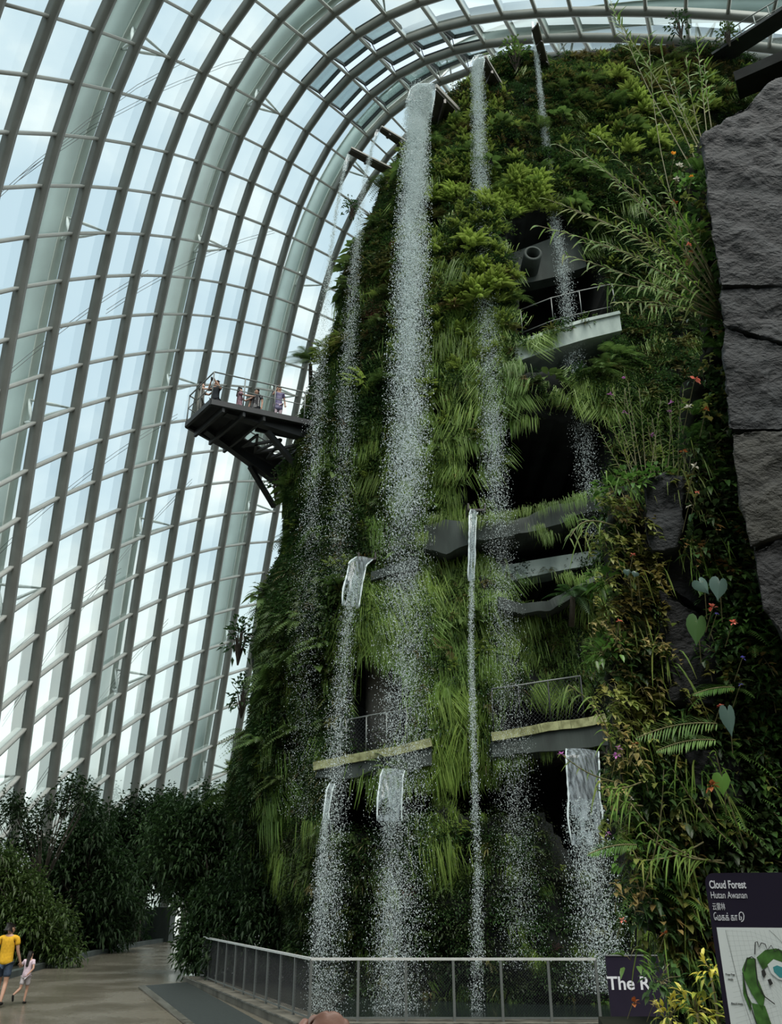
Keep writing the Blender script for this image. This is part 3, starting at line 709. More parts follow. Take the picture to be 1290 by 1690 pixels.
ledge('concrete_slab', [(828, 424), (870, 408), (912, 392), (960, 380)], [(828, 470), (870, 466), (912, 456), (960, 440)], -.5, .5, M['concrete_dark'], 'grey green concrete panel with a round pipe stub in the upper cave', 'slab')
pp = hit(877, 428, .1); r = empty('pipe_stub', pp)
g = G(); n = 20
for (y, ra) in ((0, .34), (-.28, .34)): pass
ring = lambda y, ra: [(ra*math.cos(2*math.pi*k/n), y, ra*math.sin(2*math.pi*k/n)) for k in range(n)]
vs = ring(.6, .33)+ring(-.3, .33)+ring(-.34, .24)+ring(.3, .2); g.add(vs, [(s*n+k, s*n+(k+1) % n, (s+1)*n+(k+1) % n, (s+1)*n+k) for s in range(3) for k in range(n)]); g.obj('collar', M['concrete_dark'], r, True)
g = G(); g.add(ring(.28, .21), [tuple(range(n))]); g.obj('bore', M['black_steel'], r)
tag(r, 'round pipe stub sticking out of the concrete panel in the upper cave', 'pipe')
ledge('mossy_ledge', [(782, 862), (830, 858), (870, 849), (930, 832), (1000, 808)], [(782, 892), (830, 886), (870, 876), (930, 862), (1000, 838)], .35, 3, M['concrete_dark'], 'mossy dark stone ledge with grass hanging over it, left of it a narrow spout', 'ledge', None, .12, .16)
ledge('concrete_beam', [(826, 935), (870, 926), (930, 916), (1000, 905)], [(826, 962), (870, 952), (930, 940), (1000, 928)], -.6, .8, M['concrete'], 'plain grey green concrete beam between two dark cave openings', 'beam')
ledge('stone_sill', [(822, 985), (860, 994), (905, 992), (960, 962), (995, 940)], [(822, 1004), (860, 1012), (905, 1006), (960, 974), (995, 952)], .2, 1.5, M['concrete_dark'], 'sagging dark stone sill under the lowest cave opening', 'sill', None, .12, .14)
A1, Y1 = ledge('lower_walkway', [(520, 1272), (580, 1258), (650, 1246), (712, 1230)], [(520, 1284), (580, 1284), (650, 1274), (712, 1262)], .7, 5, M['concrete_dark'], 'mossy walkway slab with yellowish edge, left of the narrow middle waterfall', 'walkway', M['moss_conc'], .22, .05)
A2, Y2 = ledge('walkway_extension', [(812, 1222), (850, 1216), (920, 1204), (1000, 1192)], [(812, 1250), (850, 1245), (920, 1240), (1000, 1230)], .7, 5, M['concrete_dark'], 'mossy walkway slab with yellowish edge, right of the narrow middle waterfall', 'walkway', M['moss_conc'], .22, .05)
railing('walkway_railing', [(570, 1256), (615, 1248), (660, 1242), (705, 1229)], [y+.25 for y in np.interp([.25, .5, .72, .96], np.linspace(0, 1, len(Y1)), Y1)], 1.1, 'steel railing with wire mesh on the walkway slab left of the narrow middle waterfall', 5, None, True)
railing('walkway_guard', [(815, 1218), (860, 1212), (910, 1204), (965, 1196)], [y+.25 for y in np.interp([.02, .25, .5, .8], np.linspace(0, 1, len(Y2)), Y2)], 1.3, 'steel railing with wire mesh on the walkway slab right of the narrow middle waterfall', 4, M['black_steel'], True)
b0 = at(607, 1258, hit(607, 1200)[1]+1.2); t0 = at(607, 1085, b0[1]); g = G()
g.tube([(0, 0, 0), (0, 0, t0[2]-b0[2]+.6)], .55, 20); o = g.obj('concrete_column', M['pillar'], None, True, (b0[0]+.45, b0[1], b0[2]-.2)); tag(o, 'round warm grey concrete column standing on the lower walkway', 'column')
# beam stub and gutter by the middle fall
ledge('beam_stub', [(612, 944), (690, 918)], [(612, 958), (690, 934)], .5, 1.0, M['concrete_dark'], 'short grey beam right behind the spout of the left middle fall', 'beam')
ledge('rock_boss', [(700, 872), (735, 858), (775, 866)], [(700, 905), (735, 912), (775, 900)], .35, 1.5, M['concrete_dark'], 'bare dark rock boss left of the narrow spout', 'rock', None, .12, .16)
# summit gangway, upper right
q0, q1 = at(1178, 98, 26.5), at(1300, 20, 24.5); r = empty('summit_gangway', q0)
g = G(); g.beam((0, 0, -.1), q1-q0+(0, 0, -.1), .9, .14); g.obj('deck', M['black_steel'], r)
for k, h_ in enumerate((.55, 1.1)):
    G().tube([(0, 0, h_), lerp(0*q0, q1-q0, .5)+(0, 0, h_+.12), q1-q0+(0, 0, h_)], .03, 6).obj('handrail', M['rail_steel'], r, True)
for t in np.linspace(.02, .98, 6):
    p = (q1-q0)*t; G().tube([p, p+(0, 0, 1.1)], .03, 6).obj('post', M['rail_steel'], r, True)
tag(r, 'dark sloping gangway with steel railing at the top right of the summit', 'gangway')
q0 = at(1215, 142, 25.0); g = G(); g.beam(q0, at(1330, 92, 23.6), 1.1, .55); o = g.obj('gangway_bulkhead', M['soil'], None); tag(o, 'dark bulkhead under the gangway above the slate slab', 'bulkhead')
# ------------------------------------------------------------------ spouts and waterfalls
M['water_sheet'] = water_mat('clear_water_sheet', .62, (.50, .58, .62))
M['water_froth'] = water_mat('frothing_water', .5, (.72, .78, .78), .2)
def drop_mat():
    m, nt, b = new_mat('water_drops'); L = nt.links.new; b.inputs['Base Color'].default_value = (.78, .86, .86, 1); b.inputs['Roughness'].default_value = .12
    b.inputs['Specular IOR Level'].default_value = .9
    t = node(nt, 'ShaderNodeBsdfTranslucent'); t.inputs[0].default_value = (.8, .88, .88, 1); ms = node(nt, 'ShaderNodeMixShader'); ms.inputs[0].default_value = .45
    L(b.outputs[0], ms.inputs[1]); L(t.outputs[0], ms.inputs[2]); L(ms.outputs[0], nt.nodes['Material Output'].inputs[0]); return m
M['drops'] = drop_mat()
OCT = np.array([(1, 0, 0), (-.5, .87, 0), (-.5, -.87, 0), (0, 0, 1.6), (0, 0, -1.6)], float)
OCF = np.array([(0, 1, 3), (1, 2, 3), (2, 0, 3), (1, 0, 4), (2, 1, 4), (0, 2, 4)])
def drops_mesh(name, C, R, parent):
    n = len(C); V = (C[:, None]+OCT[None]*R[:, None, None]).reshape(-1, 3); F = (OCF[None]+np.arange(n)[:, None, None]*5).reshape(-1, 3)
    o = mesh_np(name, V, F, M['drops'], parent); o['kind'] = 'stuff'; return o
def path3(pts):
    """pts (u, v, width px, Y) -> 3D centres, widths in metres"""
    u = np.array(pts, float); C = np.array([at(a, b, y) for a, b, w, y in u]); d = project(C)[2]; return C, u[:, 2]*d/FPX
def stream(name, pts, label, sheet_to, nd, rad=(.012, .028), tight=.5, start=0.0, edge=True, clump=.5, sheet_mat='water_sheet', bias=1.0, mist=0):
    """falling water: a smooth sheet near the lip, then drops strewn along the fall"""
    C, Wm = path3(pts); s = np.concatenate([[0], np.cumsum(np.linalg.norm(np.diff(C, axis=0), axis=1))]); s /= s[-1]
    f = lambda t: np.stack([np.interp(t, s, C[:, k]) for k in range(3)], -1); w = lambda t: np.interp(t, s, Wm)
    r = empty(name, C[0]); o0 = C[0]
    if sheet_to > 0:
        n, mcol = 40, 12; t = np.linspace(0, sheet_to, n); V = []; F = []
        for i in range(n):
            for k in range(mcol+1):
                a = k/mcol*2-1; p = f(np.array([t[i]]))[0]; ww = w(t[i])
                V.append(p+np.array([a*ww/2, a*ww*.25-.22*ww*(1-a*a), 0])+.05*np.array([vnoise(p+k*.7, 2.0), vnoise(p+k*.5+5, 2.0), 0])*(t[i]/sheet_to)-o0)
        for i in range(n-1):
            for k in range(mcol):
                # tears open towards the foot of the sheet
                if i > n*.55 and vnoise(np.array([k*.55, i*.16, o0[0]]), 1.0) > .55-1.2*(i/n-.5): continue
                b = i*(mcol+1)+k; F.append((b, b+1, b+mcol+2, b+mcol+1))
        mesh_np('water_sheet', np.array(V), np.array(F), M[sheet_mat], r, True)
        if edge:
            g = G()
            for a in (-1, 1):
                g.tube([np.array(V[i*(mcol+1)+(mcol if a > 0 else 0)]) for i in range(0, n, 2)], [.012+.02*abs(vnoise(np.array([i*.7, a, 3.]), 1)) for i in range(0, n, 2)], 5)
            g.obj('water_rim', M['drops'], r, True)
    if nd:
        t = start+(1-start)*RNG.random(nd)**bias; c = f(t); ww = w(t)
        # drops gather in drifting veils
        lat = RNG.normal(0, tight, nd)*(.8+.45*t); lat = np.where(np.abs(lat) > 1.05+.6*t, RNG.uniform(-.9, .9, nd), lat)
        c[:, 0] += lat*ww/2*1.0; c[:, 1] += RNG.normal(0, .4, nd)*np.minimum(ww, 1.2)*.6
        keep = RNG.random(nd) < (1-clump)+clump*(vnoise(c*np.array([2.2, 1, .9]), 1.0)+.9)
        keep &= c[:, 2] > .05
        c = c[keep]; R = .5*RNG.uniform(rad[0], rad[1], len(c))*(1.1-.35*(c[:, 2] < 12))*RNG.choice([.6, 1, 1.5], len(c), p=[.5, .38, .12])
        drops_mesh('falling_drops', c-o0, R, r)
    tag(r, label, 'waterfall', 'waterfalls of the mountain'); return r
def trough(name, corners, Yz, label, h=.5, side=.09):
    """open water channel: corners (lip near, lip far, root far, root near) on a level plane"""
    P = [atz(u, v, Yz) for u, v in corners]; r = empty(name, P[0]); o = P[0]; P = [p-o for p in P]; z = np.array([0, 0, 1.0])
    fl = G().hexa([p-z*h*.35 for p in P]+[p-z*h*.35+z*.07 for p in P]).obj('channel_floor', M['spout'], r)
    for a, b in ((0, 3), (1, 2)): G().beam(P[a]-z*h*.1, P[b]-z*h*.1, side, h*.2).obj('channel_side', M['spout_edge'] if a == 0 else M['spout'], r)
    for t in (.3, .7):
        G().beam(lerp(P[0], P[3], t)-z*h*.45, lerp(P[1], P[2], t)-z*h*.45, .1, h*.25).obj('cross_rib', M['spout'], fl)
    tag(r, label, 'spout', 'water spouts of the mountain'); return r
trough('water_spout', [(719, 139), (709, 203), (733, 240), (766, 188)], 33.0, 'wide brown metal trough feeding the widest top waterfall', 1.0)
trough('water_spout', [(800, 91), (798, 110), (812, 172), (836, 152)], 34.6, 'brown metal trough feeding the second widest top waterfall', .7)
trough('water_spout', [(886, 36), (878, 46), (900, 130), (908, 122)], 36.2, 'narrow brown metal trough at the top of the third waterfall from the left summit', .4)
trough('water_spout', [(579, 243), (575, 250), (662, 300), (672, 290)], 30.5, 'thin metal channel, lower of the two on the left of the summit', .38)
trough('water_spout', [(629, 208), (625, 213), (668, 245), (676, 236)], 32.0, 'thin metal channel, upper of the two on the left of the summit', .38)
stream('waterfall', [(717, 139, 5, 24.0), (703, 146, 31, 23.8), (697, 156, 40, 23.6), (692, 172, 42, 23.4), (688.5, 192, 43, 23.2), (686, 225, 44, 22.8), (679, 400, 56, 22.0), (674, 600, 62, 21.6), (669, 900, 72, 21.3), (663, 1200, 80, 21.1), (655, 1690, 84, 20.8)],
       'widest waterfall, a thick white sheet breaking into drops down the whole wall', .075, 165000, (.013, .028), .5, .045, True, .75, bias=2.4)
stream('waterfall', [(798, 91, 5, 24.4), (791, 96, 18, 24.1), (787, 110, 22, 23.9), (788, 140, 24, 23.6), (792, 280, 30, 23.0), (800, 450, 34, 22.6), (810, 650, 38, 22.3), (826, 950, 50, 22.0), (850, 1350, 60, 21.7), (862, 1600, 66, 21.5)],
       'second widest top waterfall, falling right of the widest one', .05, 60000, (.011, .024), .5, .03, True, .6, bias=1.5)
stream('waterfall', [(881, 38, 9, 25.0), (883, 70, 10, 24.8), (888, 120, 10, 24.5), (899, 230, 14, 24.0), (911, 340, 18, 23.6), (932, 470, 26, 23.2), (945, 600, 34, 22.9), (970, 780, 36, 22.7), (985, 900, 40, 22.6)],
       'slender top waterfall in front of the upper cave and the curved balcony', .05, 27000, (.011, .024), .5, .03, True, .6, bias=1.3)
stream('waterfall', [(575, 255, 6, 24.5), (566, 290, 7, 24.2), (556, 340, 8, 23.9), (545, 420, 10, 23.6), (532, 560, 24, 23.2), (520, 720, 36, 23.0), (510, 900, 44, 22.8), (503, 1100, 50, 22.6), (495, 1350, 54, 22.4)],
       'thin waterfall from the lower channel left of the summit, falling by the platform', .05, 16000, (.010, .02), .5, .02, False, .5)
stream('waterfall', [(624, 215, 6, 24.5), (613, 245, 8, 24.3), (603, 290, 12, 24.0), (594, 350, 16, 23.8), (584, 450, 22, 23.5), (574, 600, 30, 23.2), (566, 760, 36, 23.0), (560, 900, 40, 22.9), (556, 960, 44, 22.8)],
       'thin waterfall from the upper channel left of the summit, over pinkish leaves', .05, 15000, (.010, .02), .5, .02, False, .5)
stream('waterfall', [(602, 921, 26, 22.2), (590, 930, 28, 21.9), (584, 960, 28, 21.7), (577, 1000, 28, 21.5), (567, 1090, 34, 21.2), (558, 1200, 42, 21.0), (552, 1300, 44, 20.8), (548, 1420, 46, 20.6), (545, 1680, 48, 20.3)],
       'short broad fall from the left middle spout in front of the walkway', .17, 17000, (.011, .026), .5, .08, True, .7, bias=1.2)
stream('waterfall', [(783, 842, 13, 22.4), (780, 850, 12, 22.2), (779, 880, 11, 22.0), (778, 960, 10, 21.8), (777, 1060, 12, 21.6), (780, 1200, 13, 21.4), (784, 1320, 14, 21.2), (788, 1440, 18, 21.0), (786, 1680, 22, 20.7)],
       'narrow ropelike waterfall in the middle, starting at a small spout under the caves', .2, 11000, (.012, .028), .5, .02, True, .6)
stream('waterfall', [(548, 1293, 8, 21.6), (543, 1305, 9, 21.4), (538, 1340, 9, 21.2), (532, 1400, 22, 20.9), (528, 1480, 32, 20.6), (525, 1560, 36, 20.4), (524, 1685, 40, 20.1)],
       'small arching fall from under the left end of the lower walkway', .2, 8000, (.010, .024), .5, .1, True, .6)
stream('waterfall', [(650, 1270, 36, 21.4), (646, 1282, 37, 21.2), (644, 1320, 38, 21.0), (644, 1380, 42, 20.8), (643, 1460, 46, 20.6), (642, 1560, 50, 20.4), (640, 1720, 54, 20.0)],
       'broad low fall from under the lower walkway below the widest waterfall', .24, 9500, (.010, .022), .5, .1, True, .6)
stream('waterfall', [(961, 1238, 60, 21.2), (961, 1250, 60, 21.0), (963, 1300, 60, 20.8), (968, 1380, 62, 20.5), (976, 1450, 70, 20.3), (985, 1540, 78, 20.1), (990, 1640, 84, 19.9)],
       'broad smooth sheet of water at the right end of the lower walkway', .45, 13000, (.012, .03), .55, .25, True, .7)
for u0, v0, z_, lab in ((606, 922, 0, 'small grey metal lip of the left middle fall'), (785, 842, 0, 'small dark metal lip of the narrow ropelike fall'), (961, 1237, 0, 'wide dark metal lip of the broad sheet by the walkway')):
    p = at(u0, v0, hit(u0, v0, .0)[1]-.2); w_ = 1.1 if u0 == 961 else .5
    g = G(); g.box(p+np.array([0, .5, -.12]), (w_, 1.6, .06)); g.box(p+np.array([-w_/2, .5, -.02]), (.05, 1.6, .22)); g.box(p+np.array([w_/2, .5, -.02]), (.05, 1.6, .22))
    o = g.obj('water_spout', M['spout']); tag(o, lab, 'spout', 'water spouts of the mountain')
# pool behind the fence
def pool_mat():
    m, nt, b = new_mat('dark_pool_water'); L = nt.links.new; b.inputs['Base Color'].default_value = (.012, .018, .016, 1); b.inputs['Roughness'].default_value = .15
    nz = node(nt, 'ShaderNodeTexNoise'); nz.inputs['Scale'].default_value = 6; bp = node(nt, 'ShaderNodeBump'); bp.inputs['Strength'].default_value = .6
    L(nz.outputs[0], bp.inputs['Height']); L(bp.outputs[0], b.inputs['Normal']); return m
M['pool'] = pool_mat()
g = G(); g.add([(-1.5, 18.7, .06), (9, 18.7, .06), (9, 24, .06), (-1.2, 24.5, .06)], [(0, 1, 2, 3)]); o = g.obj('pool_water', M['pool']); tag(o, 'dark rippled pool below the waterfalls behind the fence', 'water', None, 'structure')
# grass clumps hanging over the ledges
_gs = KP['grass'][1]
for k, (u, v) in enumerate([(795, 852), (812, 848), (832, 845), (850, 842), (872, 838), (893, 834), (915, 828), (938, 822), (960, 815), (985, 808), (890, 866), (940, 850), (905, 880), (845, 612), (862, 604), (720, 850), (700, 880), (770, 858),
                            (935, 945), (960, 950), (985, 940), (860, 640), (900, 630), (955, 625), (600, 1262), (545, 1285), (700, 1255), (860, 1240), (905, 1232), (945, 1222), (980, 1212), (830, 1246)]):
    p = hit(u, v, .55); z = 'trailing over the mossy ledge' if 800 < v < 900 else 'trailing over the walkway edge' if v > 1100 else 'hanging at the cave mouths'
    place_clump(_gs[k % len(_gs)], p, np.array([0, -1, 0.]), RNG.uniform(.4, .7), RNG.normal(0, .12), 'grass_tuft', 'green grass tuft '+z, 'grass', 'grass tufts '+z)
# ------------------------------------------------------------------ people
M['skin_pale'] = plain('skin_pale', (.52, .33, .25), .5, 0, .3, .05)
M['skin_tan'] = plain('skin_tan', (.36, .21, .145), .5, 0, .3, .05)
M['skin_brown'] = plain('skin_brown', (.20, .105, .075), .45, 0, .35, .16, 30, .05)
M['nail'] = plain('fingernail', (.34, .2, .16), .3)
M['hair_dark'] = plain('dark_hair', (.012, .010, .009), .55, 0, .3, .3, 30)
def cloth(name, c, c2=None, scale=20): return plain(name, c, .85, 0, .15, .15, scale, .05, c2)
M['yellow_shirt'] = cloth('yellow_tshirt', (.58, .33, .025)); M['denim'] = cloth('blue_denim', (.045, .065, .10)); M['lilac'] = cloth('lilac_top', (.50, .40, .45))
M['pale_shorts'] = cloth('pale_grey_shorts', (.42, .39, .40)); M['shoe_dark'] = cloth('black_shoe', (.015, .015, .015)); M['shoe_pale'] = cloth('pale_shoe', (.38, .37, .34))
M['tee_dark'] = cloth('charcoal_tshirt', (.022, .026, .03)); M['tee_grey'] = cloth('grey_khaki_shirt', (.20, .20, .18)); M['floral'] = cloth('floral_dress', (.05, .03, .04), (.42, .26, .30), 9)
M['dress'] = cloth('purple_grey_dress', (.10, .08, .17), (.25, .24, .34), 7); M['trousers'] = cloth('dark_trousers', (.03, .032, .036)); M['red'] = cloth('red_skirt', (.35, .02, .03)); M['white'] = cloth('white_shirt', (.5, .52, .55))
def dotted(name):
    m, nt, b = new_mat(name); L = nt.links.new; tc = node(nt, 'ShaderNodeTexCoord'); v = node(nt, 'ShaderNodeTexVoronoi'); v.inputs['Scale'].default_value = 16; v.inputs['Randomness'].default_value = .1
    L(tc.outputs['Object'], v.inputs[0]); c = node(nt, 'ShaderNodeMath', operation='LESS_THAN'); c.inputs[1].default_value = .33; L(v.outputs['Distance'], c.inputs[0])
    mx = node(nt, 'ShaderNodeMix', data_type='RGBA'); mx.inputs['A'].default_value = (.015, .015, .017, 1); mx.inputs['B'].default_value = (.5, .5, .5, 1); L(c.outputs[0], mx.inputs['Factor']); L(mx.outputs['Result'], b.inputs['Base Color']); b.inputs['Roughness'].default_value = .85; return m
M['dots'] = dotted('black_shirt_with_white_dots')
def skin_obj(name, pts, edges, rad, mat, parent, sub=2, root=0):
    me = bpy.data.meshes.new(name); me.from_pydata([tuple(map(float, p)) for p in pts], edges, []); me.materials.append(mat)
    o = bpy.data.objects.new(name, me); put(o, parent)
    m = o.modifiers.new('skin', 'SKIN'); m.use_smooth_shade = True
    for i, v in enumerate(me.skin_vertices[0].data):
        r = rad[i]; v.radius = tuple(r) if hasattr(r, '__len__') else (r, r); v.use_root = (i == root)
    s = o.modifiers.new('smooth', 'SUBSURF'); s.levels = sub; s.render_levels = sub
    dg = bpy.context.evaluated_depsgraph_get(); nm = bpy.data.meshes.new_from_object(o.evaluated_get(dg)); o.modifiers.clear(); o.data = nm
    nm.polygons.foreach_set('use_smooth', [True]*len(nm.polygons)); return o
class Sk:
    def __init__(s): s.p = []; s.e = []; s.r = []
    def add(s, p, r, to=None):
        s.p.append(np.array(p, float)); s.r.append(r); i = len(s.p)-1
        if to is not None: s.e.append((to, i))
        return i
    def chain(s, pts, rs, to):
        for p, r in zip(pts, rs): to = s.add(p, r, to)
        return to
def person(loc, rz, H, pose, skin, hair, clothes, label, extras=None, hairlen=0, female=False):
    """pose: joints in metres for a 1.70 m body, x right, y forward, z up; arms (elbow, wrist), legs (knee, ankle)"""
    k = H/1.70; r = empty('person', loc, rz); A = lambda *c: np.array(c, float)*k
    lean = pose.get('lean', 0.0); B = lambda x, y, z: A(x, y+lean*max(0, z-.9), z)
    sk = Sk(); hw = .085; sw = .165 if female else .19
    pel = sk.add(B(0, 0, .93), (.15*k, .11*k)); wst = sk.add(B(0, .0, 1.08), (.125*k if female else .14*k, .095*k), pel); che = sk.add(B(0, .0, 1.27), (.15*k, .11*k), wst)
    nb = sk.add(B(0, -.01, 1.41), (.10*k, .075*k), che); nk = sk.add(B(0, .005, 1.475), .052*k, nb)
    ht = pose.get('head', 0.0); hd = lambda y, z: B(math.sin(ht)*y, math.cos(ht)*y, z)
    j = sk.add(hd(.022, 1.535), (.062*k, .07*k), nk); c = sk.add(hd(.0, 1.605), (.075*k, .092*k), j); sk.add(hd(-.012, 1.665), (.055*k, .065*k), c)
    nose = sk.add(hd(.108, 1.57), .014*k, j)
    W = {}
    for s, nm in ((-1, 'L'), (1, 'R')):
        sh = sk.add(B(s*sw, -.005, 1.385), .058*k, nb); el, wr = [A(*q) for q in pose['arm'+nm]]
        S = B(s*sw, -.005, 1.385); up = sk.add(lerp(S, el, .45), .047*k, sh); e_ = sk.add(el, .038*k, up); f_ = sk.add(lerp(el, wr, .45), .036*k, e_); w_ = sk.add(wr, .025*k, f_)
        d = nrm(wr-el); side = nrm(np.cross(d, A(0, .3, 1) if abs(d[2]) < .8 else A(0, 1, 0))); pal = np.cross(side, d)
        pm = sk.add(wr+d*.05*k, (.036*k, .018*k), w_); W[nm] = (S, el, wr, d, side, pal)
        for q, (o_, ln) in enumerate(((-.030, .062), (-.010, .075), (.010, .072), (.030, .055))):
            b = wr+d*.092*k+side*o_*k; a1 = sk.add(b, .0095*k, pm); a2 = sk.add(b+(d*.8+pal*.25)*ln*.5*k, .0085*k, a1); sk.add(b+(d*1.2+pal*.75)*ln*.5*k, .007*k, a2)
        tb = wr+d*.03*k-side*.04*k; a1 = sk.add(tb, .011*k, pm); sk.add(tb+(d*.8-side*.45+pal*.3)*.05*k, .009*k, a1)
        hp = sk.add(A(s*hw, 0, .86), (.088*k, .095*k), pel); kn, an = [A(*q) for q in pose['leg'+nm]]; HP = A(s*hw, 0, .86)
        th = sk.add(lerp(HP, kn, .5), .075*k, hp); kk = sk.add(kn, .052*k, th); ca = sk.add(lerp(kn, an, .35), .053*k, kk); aa = sk.add(an, .034*k, ca)
        fd = nrm(np.array([0, 1, -.05])) if pose.get('toe'+nm) is None else nrm(np.array(pose['toe'+nm], float)); b1 = sk.add(an+fd*.06*k-Zv*.035*k, .036*k, aa); sk.add(an+fd*.17*k-Zv*.045*k, .027*k, b1)
        W['h'+nm] = (HP, kn, an, fd)
    skin_obj('body', sk.p, sk.e, sk.r, skin, r, 2)
    for nm in 'LR':
        s = -1 if nm == 'L' else 1
    # garments grow over the same joints
    for gname, mat, kind in clothes:
        g = Sk()
        if kind in ('tee', 'dress'):
            a0_ = g.add(B(0, 0, .80), (.185*k, .148*k)); a = g.add(B(0, 0, .95), (.175*k, .138*k), a0_); a2 = g.add(B(0, 0, 1.08), (.148*k if female else .165*k, .118*k), a); b = g.add(B(0, 0, 1.27), (.172*k, .128*k), a2); n_ = g.add(B(0, -.01, 1.40), (.115*k, .088*k), b)
            for nm in 'LR':
                S, el, wr = W[nm][:3]; u = g.add(S, .072*k, n_); u = g.add(lerp(S, el, .3), .066*k, u); g.add(lerp(S, el, .6), .068*k, u)
            if kind == 'dress':
                lo = g.add(B(0, 0, .80), (.19*k, .16*k), a); g.add(B(0, 0, .58), (.225*k, .19*k), lo)
        elif kind in ('shorts', 'trousers'):
            a = g.add(A(0, 0, .95), (.158*k, .12*k)); f = .62 if kind == 'shorts' else 1.0
            for nm in 'LR':
                HP, kn, an, fd = W['h'+nm]; u = g.add(HP, (.105*k, .112*k), a); u = g.add(lerp(HP, kn, .5), .095*k, u); u = g.add(lerp(HP, kn, f+.12 if f < 1 else 1), .088*k if f < 1 else .068*k, u)
                if f == 1: u = g.add(lerp(kn, an, .5), .062*k, u); g.add(lerp(kn, an, .95), .055*k, u)
        elif kind == 'skirt':
            a = g.add(A(0, 0, .97), (.15*k, .12*k)); a = g.add(A(0, 0, .82), (.19*k, .16*k), a); g.add(A(0, 0, .58), (.23*k, .2*k), a)
        if kind == 'shoes':
            for nm in 'LR':
                HP, kn, an, fd = W['h'+nm]; q = Sk(); a = q.add(an-fd*.05*k-Zv*.03*k, .04*k); a = q.add(an+fd*.06*k-Zv*.035*k, .044*k, a); q.add(an+fd*.18*k-Zv*.045*k, .035*k, a); skin_obj('shoe', q.p, q.e, q.r, mat, r, 1)
        else: skin_obj(gname, g.p, g.e, g.r, mat, r, 2)
    if hair is not None:
        h = Sk(); a = h.add(hd(-.035, 1.615), (.084*k, .084*k)); b = h.add(hd(-.02, 1.668), (.07*k, .078*k), a); h.add(hd(.02, 1.685), (.05*k, .05*k), b)
        if hairlen:
            q = a
            for i in range(1, 5): q = h.add(hd(-.075-.012*i, 1.615-hairlen*i/4), ((.088-.008*i)*k, (.05-.004*i)*k), q)
        else: h.add(hd(-.055, 1.55), (.06*k, .045*k), a)
        skin_obj('hair', h.p, h.e, h.r, hair, r, 2)
    # face: eyes, brows, mouth, ears
    g = G(); fdir = np.array([math.sin(ht), math.cos(ht), 0]); fx = np.array([math.cos(ht), -math.sin(ht), 0]); hc = hd(0, 1.6)
    for s in (-1, 1): g.ball(hc+fdir*.082*k+fx*s*.031*k, .0105*k, 8, 5)
    g.obj('eyes', M['hair_dark'], r, True); g = G(); g.ball(hd(.0, 1.535)+fdir*.085*k, (.024*k, .012*k, .006*k), 8, 5); g.obj('mouth', M['skin_brown'], r, True)
    for s in (-1, 1): G().ball(hc+fx*s*.083*k-fdir*.005*k-Zv*.012*k, (.012*k, .022*k, .032*k), 8, 6).obj('ear', skin, r, True)
    if extras: extras(r, W, k, hd, fdir, fx)
    tag(r, label, 'person'); return r
STAND = dict(armL=((-.24, -.02, 1.12), (-.25, .06, .88)), armR=((.24, -.02, 1.12), (.25, .06, .88)), legL=((-.09, .02, .48), (-.09, -.02, .09)), legR=((.09, .02, .48), (.09, -.02, .09)))
def camera_at(off):
    def f(r, W, k, hd, fdir, fx):
        c = (W['L'][2]+W['R'][2])/2+fdir*off*k+Zv*.05*k; g = G(); g.box(c, (.13*k, .06*k, .085*k)); g.tube([c+fdir*.03*k, c+fdir*.10*k], .036*k, 12); g.obj('camera', M['black_steel'], r)
    return f
def phone_at(side):
    def f(r, W, k, hd, fdir, fx):
        S, el, wr, d, sd_, pal = W[side]; c = wr+d*.1*k; G().beam(c-Zv*.075*k, c+Zv*.075*k, .075*k, .01*k, tuple(fdir+.01)).obj('phone', M['black_steel'], r)
    return f
SHOOT = dict(STAND, armL=((-.25, .12, 1.25), (-.08, .27, 1.52)), armR=((.25, .12, 1.25), (.08, .27, 1.52)))
FWD = dict(STAND, armL=((-.2, .22, 1.28), (-.06, .47, 1.36)), armR=((.2, .22, 1.28), (.06, .47, 1.36)))
ZD = 17.4
def on_deck(u, v, H): p = atz(u, v, ZD+.06+H); return (p[0], p[1], ZD+.06)
# ------------------------------------------------------------------ viewing platform
Nn, Ll, Rr, Ff = (atz(348.5, 661, ZD), atz(307.5, 699, ZD), atz(545, 703, ZD), atz(474, 792, ZD))
ax = nrm(Rr-Nn); ex = Ll-Nn; fx = nrm(Ff-Ll)
pl = empty('viewing_platform', Nn); O = Nn
def rel(p): return np.array(p)-O
Rx = Nn+ax*6.5
inn = nrm(ex); Wd = np.linalg.norm(ex)
g = G()
q = [Nn, Rx, Rx+inn*1.15, Nn+ax*2.1+inn*1.15, Ll+fx*2.2-inn*.9, Ff-inn*1.1, Ff, Ll]
g.prism([rel(p) for p in q], (0, 0, .06)); g.obj('deck', M['black_steel'], pl)
g = G()
for a, b in ((Nn, Rx), (Nn, Ll), (Ll, Ff), (Nn+ax*2.1+inn*1.15, Rx+inn*1.15)): g.beam(rel(a)-(0, 0, .06), rel(b)-(0, 0, .06), .10, .20)
g.obj('edge_channel', M['black_steel'], pl)
for a, b in ((Nn+inn*.45, Rx+inn*.45), (Ll-inn*.35, Ff-inn*.4)):
    g = G(); a2, b2 = rel(a)+nrm(b-a)*.7, rel(b); z = np.array([0, 0, 1.0]); s_ = inn*.14
    g.hexa([a2-s_-z*.18, a2+s_-z*.18, a2+s_-z*.12, a2-s_-z*.12, b2-s_-z*.85, b2+s_-z*.85, b2+s_-z*.12, b2-s_-z*.12]); g.obj('tapered_girder', M['black_steel'], pl)
for t in np.linspace(.1, .42, 3):
    p = Nn+ax*(t*4.4); p2 = Ll+fx*(t*4.4); G().beam(rel(p)-(0, 0, .22), rel(p2)-(0, 0, .22), .09, .24).obj('cross_beam', M['black_steel'], pl)
